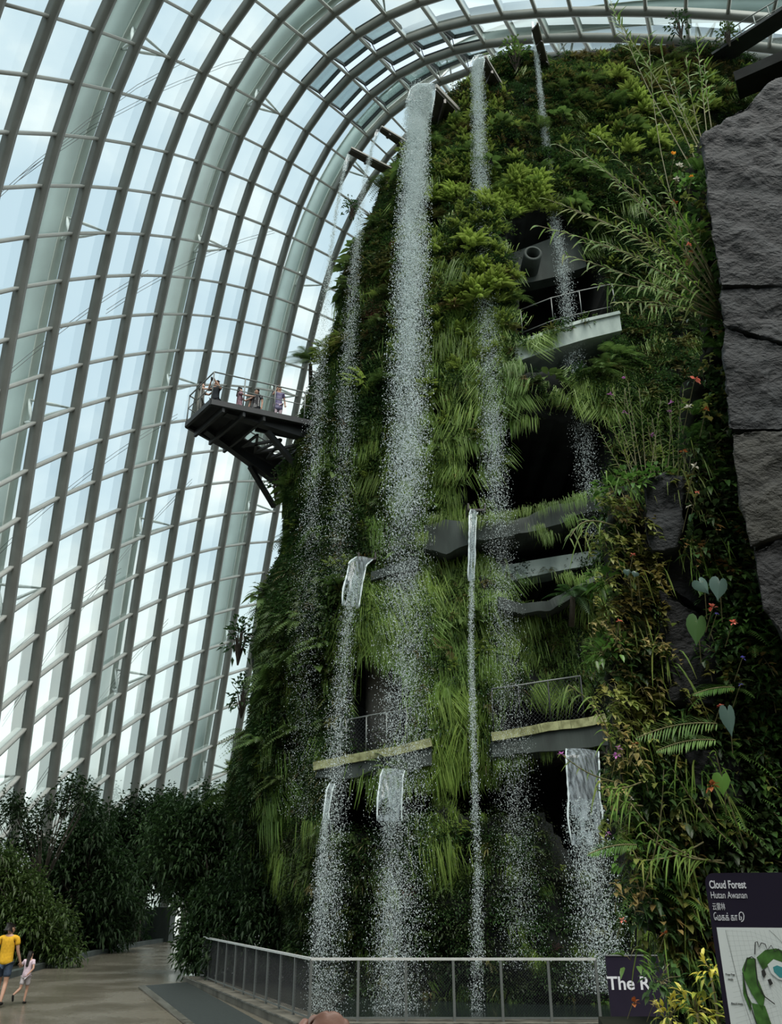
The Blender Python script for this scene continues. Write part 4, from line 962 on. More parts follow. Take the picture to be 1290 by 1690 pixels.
g = G(); a0, a1 = Nn+ax*2.2+inn*1.15, Rx+inn*1.15; b0, b1 = Ll+fx*2.2-inn*.9, Ff-inn*1.1; n = 5
for i in range(n):
    pa, pb = lerp(a0, a1, i/n), lerp(b0, b1, i/n); pa2, pb2 = lerp(a0, a1, (i+1)/n), lerp(b0, b1, (i+1)/n); dz = np.array([0, 0, -.3])
    g.beam(rel(pa)+dz, rel(pb2)+dz, .09, .09); g.beam(rel(pb)+dz, rel(pa2)+dz, .09, .09); g.beam(rel(pa)+dz, rel(pb)+dz, .08, .08)
g.obj('bracing_lattice', M['black_steel'], pl)
for (a, zz, tgt) in ((Ll+fx*3.0-inn*.35, .55, hit(452, 836, -.3)), (Nn+ax*2.2+inn*.45, .5, hit(500, 782, -.3))):
    g = G(); g.beam(rel(a)-(0, 0, zz), rel(tgt), .17, .17); g.obj('diagonal_brace', M['black_steel'], pl)
rails = [(Nn, Rx, 7), (Nn, Ll, 3), (Ll, Ff, 5)]
for a, b, n in rails:
    for h_, ra in ((1.15, .026), (.62, .018)): G().tube([rel(a)+(0, 0, h_), rel(b)+(0, 0, h_)], ra, 6).obj('handrail' if h_ > 1 else 'mid_rail', M['rail_steel'], pl, True)
    for t in np.linspace(0, 1, n)[(0 if a is Nn and n > 3 else 1):]:
        p = lerp(a, b, t); G().tube([rel(p), rel(p)+(0, 0, 1.15)], .024, 6).obj('rail_post', M['rail_steel'], pl, True)
tag(pl, 'black steel viewing platform jutting out of the mountain with railing and diagonal braces', 'platform')
face = lambda ang: math.radians(ang)
person(on_deck(334, 632, 1.66), face(-100), 1.66, FWD, M['skin_pale'], M['hair_dark'], [('shirt', M['tee_grey'], 'tee'), ('trousers', M['tee_grey'], 'trousers'), ('', M['shoe_dark'], 'shoes')],
       'person in grey khaki clothes with arms stretched out at the tip of the platform', phone_at('R'))
person(on_deck(358, 628.5, 1.68), face(165), 1.68, SHOOT, M['skin_tan'], M['hair_dark'], [('tshirt', M['tee_dark'], 'tee'), ('trousers', M['trousers'], 'trousers'), ('', M['shoe_dark'], 'shoes')],
       'person in charcoal t-shirt raising a camera to the face at the platform corner', camera_at(.05), .28, True)
person(on_deck(397, 641, 1.6), face(-80), 1.6, FWD, M['skin_pale'], M['hair_dark'], [('dress', M['floral'], 'dress'), ('', M['shoe_pale'], 'shoes')],
       'person in a pink and black floral dress holding a phone out on the platform', phone_at('R'), .3, True)
person(on_deck(424, 643, 1.68), face(170), 1.68, STAND, M['skin_tan'], M['hair_dark'], [('shirt', M['dots'], 'tee'), ('trousers', M['trousers'], 'trousers'), ('', M['shoe_dark'], 'shoes')],
       'person in a black shirt with white dots standing at the platform railing')
person(on_deck(461, 638.5, 1.6), face(200), 1.6, dict(STAND, armR=((.25, .12, 1.22), (.1, .2, 1.5))), M['skin_tan'], M['hair_dark'], [('dress', M['dress'], 'dress'), ('leggings', M['lilac'], 'trousers'), ('', M['shoe_dark'], 'shoes')],
       'person in a purple grey dress with one hand at the face, farthest along the platform', phone_at('R'), .35, True)
# figure on the lower walkway behind the falls
_y = hit(690, 1215)[1]+1.0; p = at(692, 1238, _y)
person(p, face(60), 1.62, STAND, M['skin_tan'], M['hair_dark'], [('shirt', M['white'], 'tee'), ('skirt', M['red'], 'skirt'), ('', M['shoe_dark'], 'shoes')], 'person in white top and red skirt on the lower walkway behind the widest waterfall', None, .25, True)
# path walkers
gp = lambda u, v: atz(u, v, 0.0)
p = gp(-4, 1662); mp = p
def shades(r, W, k, hd, fdir, fx):
    g = G(); c = hd(.0, 1.6)+fdir*.092*k
    for s in (-1, 1): g.ball(c+fx*s*.03*k, (.024*k, .014*k, .016*k), 8, 5); g.tube([c+fx*s*.05*k-fdir*.01*k, c+fx*s*.082*k-fdir*.07*k], .004*k, 4)
    g.obj('sunglasses', M['black_steel'], r, True)
man = person((p[0], p[1], 0), face(8), 1.72, dict(STAND, head=.75, armL=((-.25, -.04, 1.14), (-.24, .10, .92)), armR=((.235, .0, 1.13), (.31, .07, .90)), legL=((-.09, .12, .49), (-.09, .05, .09)), legR=((.09, -.02, .48), (.09, -.2, .12))),
       M['skin_tan'], M['hair_dark'], [('tshirt', M['yellow_shirt'], 'tee'), ('shorts', M['denim'], 'shorts'), ('', M['shoe_dark'], 'shoes')], 'person in yellow t-shirt and denim shorts walking away along the path', shades)
p = gp(36, 1657)
person((p[0], p[1], 0), face(-6), 1.10, dict(STAND, lean=.12, armL=((-.30, .02, 1.16), (-.40, .12, 1.33)), armR=((.27, -.08, 1.14), (.17, -.2, .98)), legL=((-.10, -.10, .50), (-.17, -.42, .32)), legR=((.07, .06, .48), (.07, -.02, .09)), toeL=(0, .25, -.97)),
       M['skin_tan'], M['hair_dark'], [('top', M['lilac'], 'tee'), ('shorts', M['pale_shorts'], 'shorts'), ('', M['shoe_dark'], 'shoes')], 'child with long dark hair in a lilac top and pale shorts on the path', None, .42, True)
# raised hand at the bottom edge: someone in the crowd in front of the camera
hY = 1.75; hc = at(540, 1690, hY)
r = empty('person', (hc[0]-.16, hY+.02, 0))
sk = Sk(); A = lambda *c: np.array(c, float); X0 = .16; zt = hc[2]
pel = sk.add(A(0, 0, .90), (.16, .12)); w_ = sk.add(A(0, 0, 1.05), (.145, .105), pel); ch = sk.add(A(0, 0, 1.24), (.16, .12), w_); nb = sk.add(A(0, 0, 1.40), (.11, .08), ch); nk = sk.add(A(0, .0, 1.47), .055, nb)
j = sk.add(A(0, .02, 1.54), (.065, .075), nk); c = sk.add(A(0, .01, 1.61), (.078, .095), j); sk.add(A(0, 0, 1.67), (.06, .07), c)
s1 = sk.add(A(.19, 0, 1.39), .065, nb); e1 = sk.add(A(.26, .03, 1.66), .045, s1); f1 = sk.add(A(.22, .01, 1.83), .041, e1); wr = sk.add(A(X0+.01, 0, zt-.13), .029, f1)
pm = sk.add(A(X0+.002, 0, zt-.06), (.044, .024), wr)
pm = sk.add(A(X0+.003, .002, zt-.016), (.042, .020), pm)
for i, (dx, dz, rr) in enumerate(((-.024, .0, .0165), (-.006, .005, .017), (.013, .004, .0165), (.030, -.005, .0145))):
    k1 = sk.add(A(X0+dx, .004, zt+dz), rr, pm); k2 = sk.add(A(X0+dx-.004, .034, zt+dz-.004), rr*.8, k1); k3 = sk.add(A(X0+dx-.008, .044, zt+dz-.022), rr*.86, k2); sk.add(A(X0+dx-.008, .026, zt+dz-.034), rr*.8, k3)
t1 = sk.add(A(X0-.040, .006, zt-.05), .014, pm); t2 = sk.add(A(X0-.052, .018, zt-.018), .0125, t1); sk.add(A(X0-.040, .034, zt+.0), .0105, t2)
s2 = sk.add(A(-.19, 0, 1.39), .065, nb); e2 = sk.add(A(-.25, -.02, 1.12), .045, s2); w2 = sk.add(A(-.22, .12, .92), .03, e2); p2 = sk.add(A(-.22, .16, .86), (.036, .02), w2)
for dx in (-.03, -.01, .01, .03): a1 = sk.add(A(-.22+dx, .18, .81), .009, p2); sk.add(A(-.22+dx, .18, .76), .008, a1)
for s in (-1, 1):
    h_ = sk.add(A(s*.09, 0, .84), .09, pel); kn = sk.add(A(s*.1, .02, .47), .055, h_); an = sk.add(A(s*.1, -.02, .09), .036, kn); sk.add(A(s*.1, .14, .045), .032, an)
skin_obj('body', sk.p, sk.e, sk.r, M['skin_brown'], r, 3)
g = Sk(); a = g.add(A(0, 0, .88), (.18, .14)); b = g.add(A(0, 0, 1.08), (.165, .125), a); b = g.add(A(0, 0, 1.25), (.18, .135), b); n_ = g.add(A(0, 0, 1.39), (.125, .095), b)
for s, el in ((1, A(.26, .03, 1.66)), (-1, A(-.25, -.02, 1.12))):
    S = A(s*.19, 0, 1.39); u = g.add(S, .078, n_); g.add(lerp(S, el, .55), .07, u)
skin_obj('shirt', g.p, g.e, g.r, M['tee_dark'], r, 2)
g = Sk(); a = g.add(A(0, 0, .92), (.165, .13))
for s in (-1, 1): u = g.add(A(s*.09, 0, .82), .108, a); u = g.add(A(s*.1, .02, .47), .075, u); g.add(A(s*.1, -.01, .14), .06, u)
skin_obj('trousers', g.p, g.e, g.r, M['trousers'], r, 2)
h = Sk(); a = h.add(A(0, -.03, 1.62), (.088, .095)); h.add(A(0, .01, 1.68), (.07, .08), a); skin_obj('hair', h.p, h.e, h.r, M['hair_dark'], r, 2)
tag(r, 'person raising a brown closed hand at the bottom edge in front of the fence', 'person')
# ------------------------------------------------------------------ near rock garden on the right
def rock_mat(name, c, c2, sc=1.6, st=(1, 1, 1.5), bump=1.2):
    m, nt, b = new_mat(name); L = nt.links.new; tc = node(nt, 'ShaderNodeTexCoord'); mp = node(nt, 'ShaderNodeMapping'); mp.inputs['Scale'].default_value = st; mp.inputs['Rotation'].default_value = (0, .55, 0)
    n1 = node(nt, 'ShaderNodeTexNoise'); n1.inputs['Scale'].default_value = sc; n1.inputs['Detail'].default_value = 9; n1.inputs['Roughness'].default_value = .62
    n2 = node(nt, 'ShaderNodeTexNoise'); n2.inputs['Scale'].default_value = sc*9; n2.inputs['Detail'].default_value = 6
    L(tc.outputs['Object'], mp.inputs[0]); L(mp.outputs[0], n1.inputs[0]); L(mp.outputs[0], n2.inputs[0])
    mx = node(nt, 'ShaderNodeMix', data_type='RGBA'); mx.inputs['A'].default_value = rgba(c); mx.inputs['B'].default_value = rgba(c2)
    rp = node(nt, 'ShaderNodeMapRange'); rp.inputs['From Min'].default_value = .38; rp.inputs['From Max'].default_value = .66; L(n1.outputs[0], rp.inputs[0]); L(rp.outputs[0], mx.inputs['Factor'])
    L(mx.outputs['Result'], b.inputs['Base Color']); b.inputs['Roughness'].default_value = .7; b.inputs['Specular IOR Level'].default_value = .35
    ad = node(nt, 'ShaderNodeMath', operation='MULTIPLY_ADD'); ad.inputs[1].default_value = .25; L(n2.outputs[0], ad.inputs[0]); L(n1.outputs[0], ad.inputs[2])
    bp = node(nt, 'ShaderNodeBump'); bp.inputs['Strength'].default_value = bump; bp.inputs['Distance'].default_value = .12; L(ad.outputs[0], bp.inputs['Height']); L(bp.outputs[0], b.inputs['Normal']); return m
M['slate'] = rock_mat('dark_slate', (.0085, .011, .0125), (.026, .031, .033))
M['slate_brown'] = rock_mat('brownish_slate', (.012, .0135, .011), (.040, .041, .032))
M['slate_low'] = rock_mat('wet_dark_slate', (.006, .007, .008), (.017, .019, .020))
M['bed'] = plain('dark_root_wall', (.010, .012, .008), .95, 0, .1, .6, 6, .6)  # dark tone of the wall itself, varied by noise
def solid(name, poly, Y, thick, mat, amp, vox, loc=None, nsc=1.6, lean=0.0, parent=None, step=0):
    """rock of its own depth: outline at distance Y, thick metres deep, then weathered"""
    P = [at(u, v, Y) for u, v in poly]; z0 = min(p[2] for p in P); P = [p+np.array([0, lean*(p[2]-z0), 0]) for p in P]; c = sum(P)/len(P)
    g = G(); g.prism([p-c for p in P], nrm(np.array([c[0]*1.15, c[1], 0]))*thick); o = g.obj(name, mat, parent, False, c)
    m = o.modifiers.new('r', 'REMESH'); m.mode = 'VOXEL'; m.voxel_size = vox
    dg = bpy.context.evaluated_depsgraph_get(); me = bpy.data.meshes.new_from_object(o.evaluated_get(dg)); o.modifiers.clear(); o.data = me
    n = len(me.vertices); V = np.empty(n*3, np.float32); me.vertices.foreach_get('co', V); V = V.reshape(-1, 3).astype(float); Nn_ = np.empty(n*3, np.float32); me.vertices.foreach_get('normal', Nn_); Nn_ = Nn_.reshape(-1, 3)
    Wp = V+c; d = fbm(Wp*np.array([1, 1, 1.0])@np.array([[.86, 0, -.5], [0, 1, 0], [.5, 0, .86]]), nsc, 5)
    d = d+.35*(np.abs(fbm(Wp@np.array([[.8, 0, -.6], [0, 1, 0], [.6, 0, .8]])*np.array([.6, 1, 2.4]), nsc*1.7, 3))-.4)
    V = V+Nn_*(d*amp)[:, None]; me.vertices.foreach_set('co', V.astype(np.float32).ravel()); me.polygons.foreach_set('use_smooth', [True]*len(me.polygons)); me.update(); return o
RY = 8.0
ROCKS = [([(1157, 224), (1190, 202), (1232, 170), (1292, 118), (1345, 80), (1345, 514), (1290, 473), (1186, 471), (1172, 380), (1164, 300)], 'slate', 'big dark slate slab with sloping top at the right edge, topmost block', RY),
         ([(1186, 472), (1290, 474), (1345, 516), (1345, 592), (1290, 566), (1191, 536)], 'slate', 'dark slate course directly under the topmost slab', RY+.03),
         ([(1192, 538), (1290, 568), (1345, 596), (1345, 703), (1290, 709), (1202, 710), (1194, 620)], 'slate', 'dark slate block above the brownish block at the right edge', RY+.05),
         ([(1204, 712), (1345, 706), (1345, 876), (1290, 884), (1238, 904), (1222, 842), (1210, 770)], 'slate_brown', 'brownish chipped slate block at the right edge', RY),
         ([(1239, 906), (1290, 886), (1345, 878), (1345, 1090), (1290, 1050), (1262, 1012), (1250, 960)], 'slate_low', 'lowest dark slate block at the right edge', RY+.04)]
for poly, mt, lab, Y in ROCKS:
    o = solid('slate_block', poly, Y, 1.6, M[mt], .045, .036, nsc=3.2); tag(o, lab, 'rock', 'slate blocks at the right edge')
for poly, lab, Y, mt in (([(1058, 792), (1095, 785), (1137, 792), (1130, 830), (1118, 905), (1090, 912), (1068, 908), (1062, 850)], 'small grey slate block with orchids growing above it', 8.75, 'slate'),
                     ([(1068, 915), (1150, 905), (1200, 1010), (1160, 1010), (1085, 960)], 'dark rock face behind the hanging leaves', 9.0, 'slate_low'),
                     ([(1085, 965), (1140, 1000), (1186, 1020), (1190, 1165), (1100, 1160)], 'dark wedge-shaped rock below the heart-shaped leaf', 8.9, 'slate_low'),
                     ([(1130, 1240), (1220, 1235), (1230, 1330), (1150, 1340)], 'dark rock showing through the plants above the map sign', 8.9, 'slate_low')):
    o = solid('slate_block', poly, Y, .7, M[mt], .05, .04, nsc=2.4); tag(o, lab, 'rock')
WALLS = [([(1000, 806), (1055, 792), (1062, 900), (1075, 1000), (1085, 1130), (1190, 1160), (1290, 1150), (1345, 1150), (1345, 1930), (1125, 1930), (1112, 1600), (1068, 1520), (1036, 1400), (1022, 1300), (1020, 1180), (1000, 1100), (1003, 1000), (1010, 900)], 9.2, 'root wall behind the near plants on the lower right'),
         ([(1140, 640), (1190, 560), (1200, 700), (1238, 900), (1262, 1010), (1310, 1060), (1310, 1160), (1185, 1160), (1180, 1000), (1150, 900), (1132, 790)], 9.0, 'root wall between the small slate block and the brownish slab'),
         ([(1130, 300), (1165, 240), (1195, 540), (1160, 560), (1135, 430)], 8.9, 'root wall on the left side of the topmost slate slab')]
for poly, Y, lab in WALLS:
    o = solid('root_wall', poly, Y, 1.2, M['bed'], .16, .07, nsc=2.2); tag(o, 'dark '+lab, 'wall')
# near plants ------------------------------------------------------
M['nl_creeper'] = leaf_mat('creeper_leaf', (.11, .17, .035), (.28, .32, .085), (.24, .20, .055), .35, .4, 2.0)
M['nl_dry'] = leaf_mat('yellow_dry_leaf', (.26, .23, .08), (.46, .38, .16), (.36, .22, .08), .35)
M['nl_dark'] = leaf_mat('dark_near_leaf', (.022, .06, .02), (.075, .15, .045), (.05, .08, .03), .25, .35, 2.0)
M['nl_green'] = leaf_mat('green_near_leaf', (.045, .12, .02), (.12, .24, .05), (.07, .13, .03), .3, .35, 2.0)
M['nl_grass'] = leaf_mat('cane_leaf', (.06, .15, .02), (.17, .30, .045), (.18, .21, .04), .35, .65, 2.0)
M['nl_blue'] = leaf_mat('blue_green_leaf', (.055, .10, .085), (.10, .16, .135), None, .15, .3)
M['nl_fern'] = leaf_mat('pale_fern_leaf', (.12, .22, .06), (.20, .32, .10), None, .35)
M['nl_yellow'] = leaf_mat('yellow_variegated_leaf', (.44, .40, .05), (.62, .56, .13), (.18, .24, .04), .25, .4, 6.0)
M['stem'] = plain('cane_stem', (.17, .17, .07), .6, 0, .3, .3, 12, 0, (.27, .24, .13))
M['dead'] = leaf_mat('rust_dead_leaf', (.22, .06, .02), (.42, .15, .05), None, .2)
M['f_orange'] = leaf_mat('orange_petal', (.75, .30, .03), (.9, .45, .06), None, .3); M['f_pink'] = leaf_mat('magenta_petal', (.42, .10, .38), (.62, .32, .60), None, .3)
M['f_white'] = leaf_mat('cream_petal', (.62, .60, .50), (.78, .76, .66), None, .3); M['f_red'] = leaf_mat('coral_red_petal', (.62, .09, .06), (.75, .25, .18), None, .3); M['f_blue'] = leaf_mat('violet_petal', (.10, .09, .42), (.2, .18, .6), None, .3)
SRC = {}
def near_src(name, vf, mat, stems=None):
    """foliage mesh rooted on a woody crown (two parts under one thing)"""
    SRC.setdefault(name, []).append((vf, mat, stems)); return len(SRC[name])-1
def plant(name, vf, mat, loc, rz, sc, label, cat, group=None, tilt=0.0):
    e = empty(name, loc, rz); e.scale = (sc, sc, sc); e.rotation_euler = (tilt, 0, rz)
    for part, v, m in vf:
        o = bpy.data.objects.new(part, v); put(o, e)
    tag(e, label, cat, group); return e
def mdata(name, V, F, mat):
    o = mesh_np(name, V, F, mat, None, False, False); me = o.data; bpy.data.objects.remove(o); return me
def gdata(g, mat):
    me = bpy.data.meshes.new('stem'); me.from_pydata(g.v, [], g.f); me.materials.append(mat); me.polygons.foreach_set('use_smooth', [True]*len(g.f)); return me
# local axes for these: x right, -y towards the viewer, z up
def toview(V): V = V.copy(); V[:, 1] *= -1; V[:, 0] *= -1; return V
def vine(n=26, Lr=.75, leaf=.06, mat='nl_creeper', ns=5):
    """trailing creeper: hanging stems with pairs of small rounded leaves"""
    g = G(); Bs = []; Ds = []
    for s in range(ns):
        d = rdirs(1, -10, 50)[0]; L_ = Lr*RNG.uniform(.6, 1.1); t = np.linspace(0, 1, 7); P = d[None]*(L_*.55*t**.8)[:, None]-Zv*(L_*.85*t**1.6)[:, None]+np.array([RNG.normal(0, .1), 0, RNG.normal(0, .08)]); P[0] *= .3
        g.tube(toview(P), .004, 4)
        for k in range(n//ns+3):
            q = RNG.uniform(.12, 1); i = q*6; a = int(min(i, 5)); b = lerp(P[a], P[a+1], i-a); Bs.append(b); Ds.append(rdirs(1, -50, 40)[0])
    V, F = leaves(np.array(Bs), np.array(Ds), RNG.uniform(.7, 1.4, len(Bs))*leaf, RNG.uniform(.6, .8, len(Bs))*leaf, .35, .15, True)
    return [('stem', gdata(g, M['stem']), 0), ('foliage', mdata('foliage', toview(V), F, M[mat]), 0)]
def bush(n, R, leaf, mat, w=.5):
    d = rdirs(n, -35, 75); B = d*RNG.uniform(.3, 1, n)[:, None]*R; V, F = leaves(B, nrm(d+RNG.normal(0, .4, (n, 3))), RNG.uniform(.7, 1.3, n)*leaf, leaf*w*RNG.uniform(.8, 1.2, n), .35, .2, True)
    g = G()
    for b in B[::6]: g.tube(toview(np.array([[0, 0, 0], b*.5+np.array([0, 0, .02]), b])), .005, 4)
    return [('stem', gdata(g, M['stem']), 0), ('foliage', mdata('foliage', toview(V), F, M[mat]), 0)]
def fernp(mat, Lr=.6, nf=8): v, f = p_fern(nf, Lr, 18, .16, -5, 55, .6); return [('foliage', mdata('foliage', toview(v), f, M[mat]), 0)]
def grassp(mat, Lr=.6, nb=26, w=.014): v, f = p_grass(nb, Lr, w, .5, 0, 75, 5); return [('foliage', mdata('foliage', toview(v), f, M[mat]), 0)]
def rosettep(mat, Lr=.3, nb=20, w=.03): v, f = p_rosette(nb, Lr, w); return [('foliage', mdata('foliage', toview(v), f, M[mat]), 0)]
KIT = {
 'yellow leaf creeper': ('creeper', [vine(34, .5, .095, 'nl_creeper') for _ in range(4)]), 'dry leaf creeper': ('creeper', [vine(24, .45, .09, 'nl_dry') for _ in range(3)]),
 'dark leafy shrub': ('leafy_shrub', [bush(60, .27, .115, 'nl_dark') for _ in range(4)]), 'green leafy shrub': ('leafy_shrub', [bush(46, .25, .12, 'nl_green') for _ in range(4)]),
 'arching green fern': ('fern_plant', [fernp('nl_green', .5) for _ in range(3)]), 'drooping grass clump': ('grass_clump', [grassp('nl_grass', .55) for _ in range(3)]),
 'strap-leaved rosette': ('rosette_plant', [rosettep('nl_green', .3) for _ in range(2)])}
NZONE = [((985, 780, 1075, 1010), 'on the pillar of plants left of the small slate block'), ((985, 1010, 1100, 1180), 'on the pillar of plants above the purple flowers'),
         ((1000, 1180, 1110, 1400), 'around the purple flowers beside the broad sheet of water'), ((1020, 1400, 1160, 1600), 'left of the map sign'), ((1100, 1150, 1300, 1430), 'above the map sign'),
         ((1130, 560, 1215, 800), 'between the cane orchids and the slate blocks'), ((1120, 800, 1260, 1010), 'right of the small slate block'), ((1170, 1010, 1300, 1150), 'under the lowest slate block'),
         ((1100, 230, 1200, 560), 'along the left edge of the topmost slate slab')]
def nzone(u, v):
    for (a, b, c, d), z in NZONE:
        if a <= u <= c and b <= v <= d: return z
    return 'on the near planted wall'
rr = random.Random(5)
def in_any(u, v):
    for poly, Y, _ in WALLS:
        if in_poly(np.array([u]), np.array([v]), poly)[0]: return Y
    return None
WT = {'upper': (('green leafy shrub', 3), ('yellow leaf creeper', 3), ('dark leafy shrub', 3), ('arching green fern', 1), ('dry leaf creeper', .6)),
      'left': (('yellow leaf creeper', 4), ('dry leaf creeper', 1.1), ('dark leafy shrub', 2), ('green leafy shrub', 1), ('drooping grass clump', 1)),
      'low': (('dark leafy shrub', 5), ('drooping grass clump', 3), ('yellow leaf creeper', 2), ('arching green fern', 1.5), ('strap-leaved rosette', 1), ('dry leaf creeper', .5)),
      'right': (('dark leafy shrub', 5), ('green leafy shrub', 2), ('yellow leaf creeper', 1.2), ('arching green fern', 1), ('dry leaf creeper', .4))}
cnt = 0; pts = []
for tr in range(6000):
    u, v = rr.uniform(985, 1335), rr.uniform(235, 1740); Y = in_any(u, v)
    if Y is None or any((u-a)**2+(v-b)**2 < 19**2 for a, b in pts): continue
    pts.append((u, v))
    if (1165 < u and 1440 < v): continue
    key = 'upper' if v < 600 else ('left' if u < 1100 and v < 1250 else ('right' if u > 1170 else 'low')); ch = WT[key]; x = rr.uniform(0, sum(w for _, w in ch))
    for kd, w in ch:
        x -= w
        if x <= 0: break
    nm, vs = KIT[kd]; z = nzone(u, v); p = at(u, v, Y-.12); s = rr.uniform(.7, 1.15)
    plant(nm, vs[rr.randrange(len(vs))], None, p, rr.uniform(-.6, .6), s, '%s %s' % (kd, z), 'plant', kd+' '+z); cnt += 1
# plants overhanging rocks at the left rim of the pillar
for u, v in [(u0, v0) for v0 in range(830, 1490, 42) for u0 in ((1000 if v0 < 1180 else 1018 if v0 < 1400 else 1040),)]+[(1010, 812), (1040, 800), (1082, 790), (1120, 792), (1060, 860), (1064, 940), (1080, 1060), (1150, 900), (1188, 560), (1192, 640), (1204, 760), (1215, 830), (1232, 900)]:
    kd = rr.choice(['yellow leaf creeper', 'dry leaf creeper', 'green leafy shrub', 'yellow leaf creeper']); nm, vs = KIT[kd]; z = nzone(u, v)
    plant(nm, vs[rr.randrange(len(vs))], None, at(u+rr.uniform(-5, 5), v, 8.85), rr.uniform(-.5, .5), rr.uniform(.65, .95), '%s %s' % (kd, z), 'plant', kd+' '+z)
# canes: a stem with narrow leaves left and right
def cane(base, tip, Yb, Yt, bow, nl, ll, lw, label, group, cat='cane orchid', name='cane_orchid', leaf0=.3, flower=None, mat='nl_grass', droop=.5, sr=.008):
    A_, B_ = at(base[0], base[1], Yb), at(tip[0], tip[1], Yt); t = np.linspace(0, 1, 9); Ln = np.linalg.norm(B_-A_); per = nrm(np.cross(B_-A_, (0, 1, 0)))
    P = A_+(B_-A_)*t[:, None]+per*(bow*Ln*np.sin(np.pi*t))[:, None]; e = empty(name, A_); Pl = P-A_
    G().tube(Pl, [sr*(1.1-.6*x) for x in t], 5).obj('stem', M['stem'], e, True)
    tt = np.linspace(leaf0, 1, nl); idx = tt*8; a = np.minimum(idx.astype(int), 7); B = Pl[a]+(Pl[a+1]-Pl[a])*(idx-a)[:, None]; T = nrm(Pl[a+1]-Pl[a]); S = nrm(np.cross(T, (0, 1, 0)))
    sg = np.where(np.arange(nl) % 2, 1, -1)[:, None]; D = nrm(T*RNG.uniform(.5, 1.3, nl)[:, None]+S*sg*RNG.uniform(.2, 1, nl)[:, None]+RNG.normal(0, .22, (nl, 3))+np.stack([0*tt, RNG.uniform(-.9, .3, nl), 0*tt], -1))
    L_ = ll*RNG.uniform(.45, 1.25, nl)*(1.0-.35*(tt-leaf0)); k = np.linspace(0, 1, 5); Q = B[:, None]+D[:, None]*(L_[:, None]*k)[..., None]-Zv*(droop*L_[:, None]*k**2)[..., None]
    sv = nrm(np.cross(D, np.array([0, -1, .35]))+1e-4); V, F = strips(Q, sv, lw*np.array([.5, 1, .9, .6, .05])); mesh_np('foliage', V, F, M[mat], e)
    if flower:
        q = Pl[-1] if flower[1] is None else at(flower[1][0], flower[1][1], Yt)-A_
        d = rdirs(6, -20, 60, -180, 180); fv, ff = leaves(np.repeat(q[None], 6, 0), d, .045, .03, .1, .1, True); mesh_np('flower', fv, ff, M[flower[0]], e)
        if flower[1] is not None: G().tube([Pl[-1], lerp(Pl[-1], q, .5)+(0, 0, .01), q], .003, 4).obj('flower_stalk', M['stem'], e)
    tag(e, label, cat, group); return e
UG = 'tall narrow-leaved cane arching out beside the topmost slate slab'
for (b, t_, bow, nl) in (((1185, 500), (918, 238), -.10, 22), ((1185, 505), (905, 330), -.12, 20), ((1188, 515), (885, 372), -.12, 20), ((1190, 520), (930, 420), -.10, 18), ((1190, 526), (985, 470), -.08, 15), ((1186, 490), (960, 250), -.06, 22),
                         ((1180, 470), (985, 225), -.05, 20), ((1178, 460), (1072, 270), -.03, 16), ((1188, 530), (1020, 500), -.06, 13), ((1186, 495), (940, 345), -.16, 20), ((1182, 480), (1015, 300), -.10, 18), ((1189, 522), (1060, 470), -.08, 12), ((1187, 500), (1040, 380), -.1, 16), ((1184, 485), (1060, 330), -.07, 16), ((1190, 524), (960, 400), -.12, 18), ((1186, 500), (1000, 345), -.13, 18), ((1180, 470), (1100, 320), -.05, 12), ((1189, 515), (1085, 430), -.1, 12), ((1188, 528), (1075, 505), -.05, 10), ((1189, 518), (1000, 400), -.10, 16)):
    cane(b, t_, 8.6, 8.0+rr.uniform(-.3, .5), bow*rr.uniform(.3, 1.3), nl+10, .25, .026, UG, UG, droop=rr.uniform(.3, .75))
VG = 'tall upright cane rising behind the top of the slate slab'
for (b, t_, bow, nl, l0) in (((1165, 320), (1003, -8), .02, 14, .55), ((1162, 300), (1012, 25), -.03, 14, .55), ((1160, 260), (1090, 82), .03, 12, .3), ((1163, 250), (1132, 95), .02, 12, .3), ((1168, 240), (1150, 70), .0, 12, .3), ((1160, 250), (1110, 130), .03, 10, .3), ((1175, 220), (1162, 105), .01, 8, .4), ((1150, 470), (1070, 60), .03, 10, .6)):
    cane(b, t_, 9.2, 9.2, bow, nl+9, .30, .030, VG, VG, leaf0=l0, droop=.35)
OG = 'slim cane orchid growing above the small slate block'
fl = [(1030, 625), (1006, 651), (1031, 681), (1076, 717), (1107, 665), (1104, 680)]
for n_, (b, t_) in enumerate((((1062, 790), (1036, 630)), ((1058, 790), (1010, 640)), ((1052, 790), (1030, 640)), ((1066, 790), (1054, 640)), ((1100, 790), (1108, 650)), ((1112, 790), (1100, 655)), ((1045, 795), (1000, 690)), ((1050, 795), (1020, 690)), ((1072, 790), (1090, 660)), ((1120, 790), (1128, 640)),
                              ((1126, 790), (1140, 650)), ((1130, 790), (1118, 660)), ((1136, 790), (1146, 670)), ((1040, 800), (985, 705)), ((1105, 790), (1085, 680)), ((1140, 790), (1150, 640)), ((1090, 790), (1068, 690)), ((1078, 790), (1076, 690)))):
    f = ('f_pink', fl[n_]) if n_ < 3 else (('f_pink', fl[n_]) if n_ in (4, 5) else (('f_pink', fl[3]) if n_ == 17 else None))
    cane(b, t_, 9.0, 9.0+rr.uniform(-.25, .25), rr.uniform(-.04, .04), 24, .13, .011, OG+(' with a magenta flower' if f else ''), OG+(' with a magenta flower' if f else ''), leaf0=.25, flower=f, droop=.3, sr=.006)
LG = 'leaning cane with drooping narrow leaves in front of the water sheet side of the planted wall'
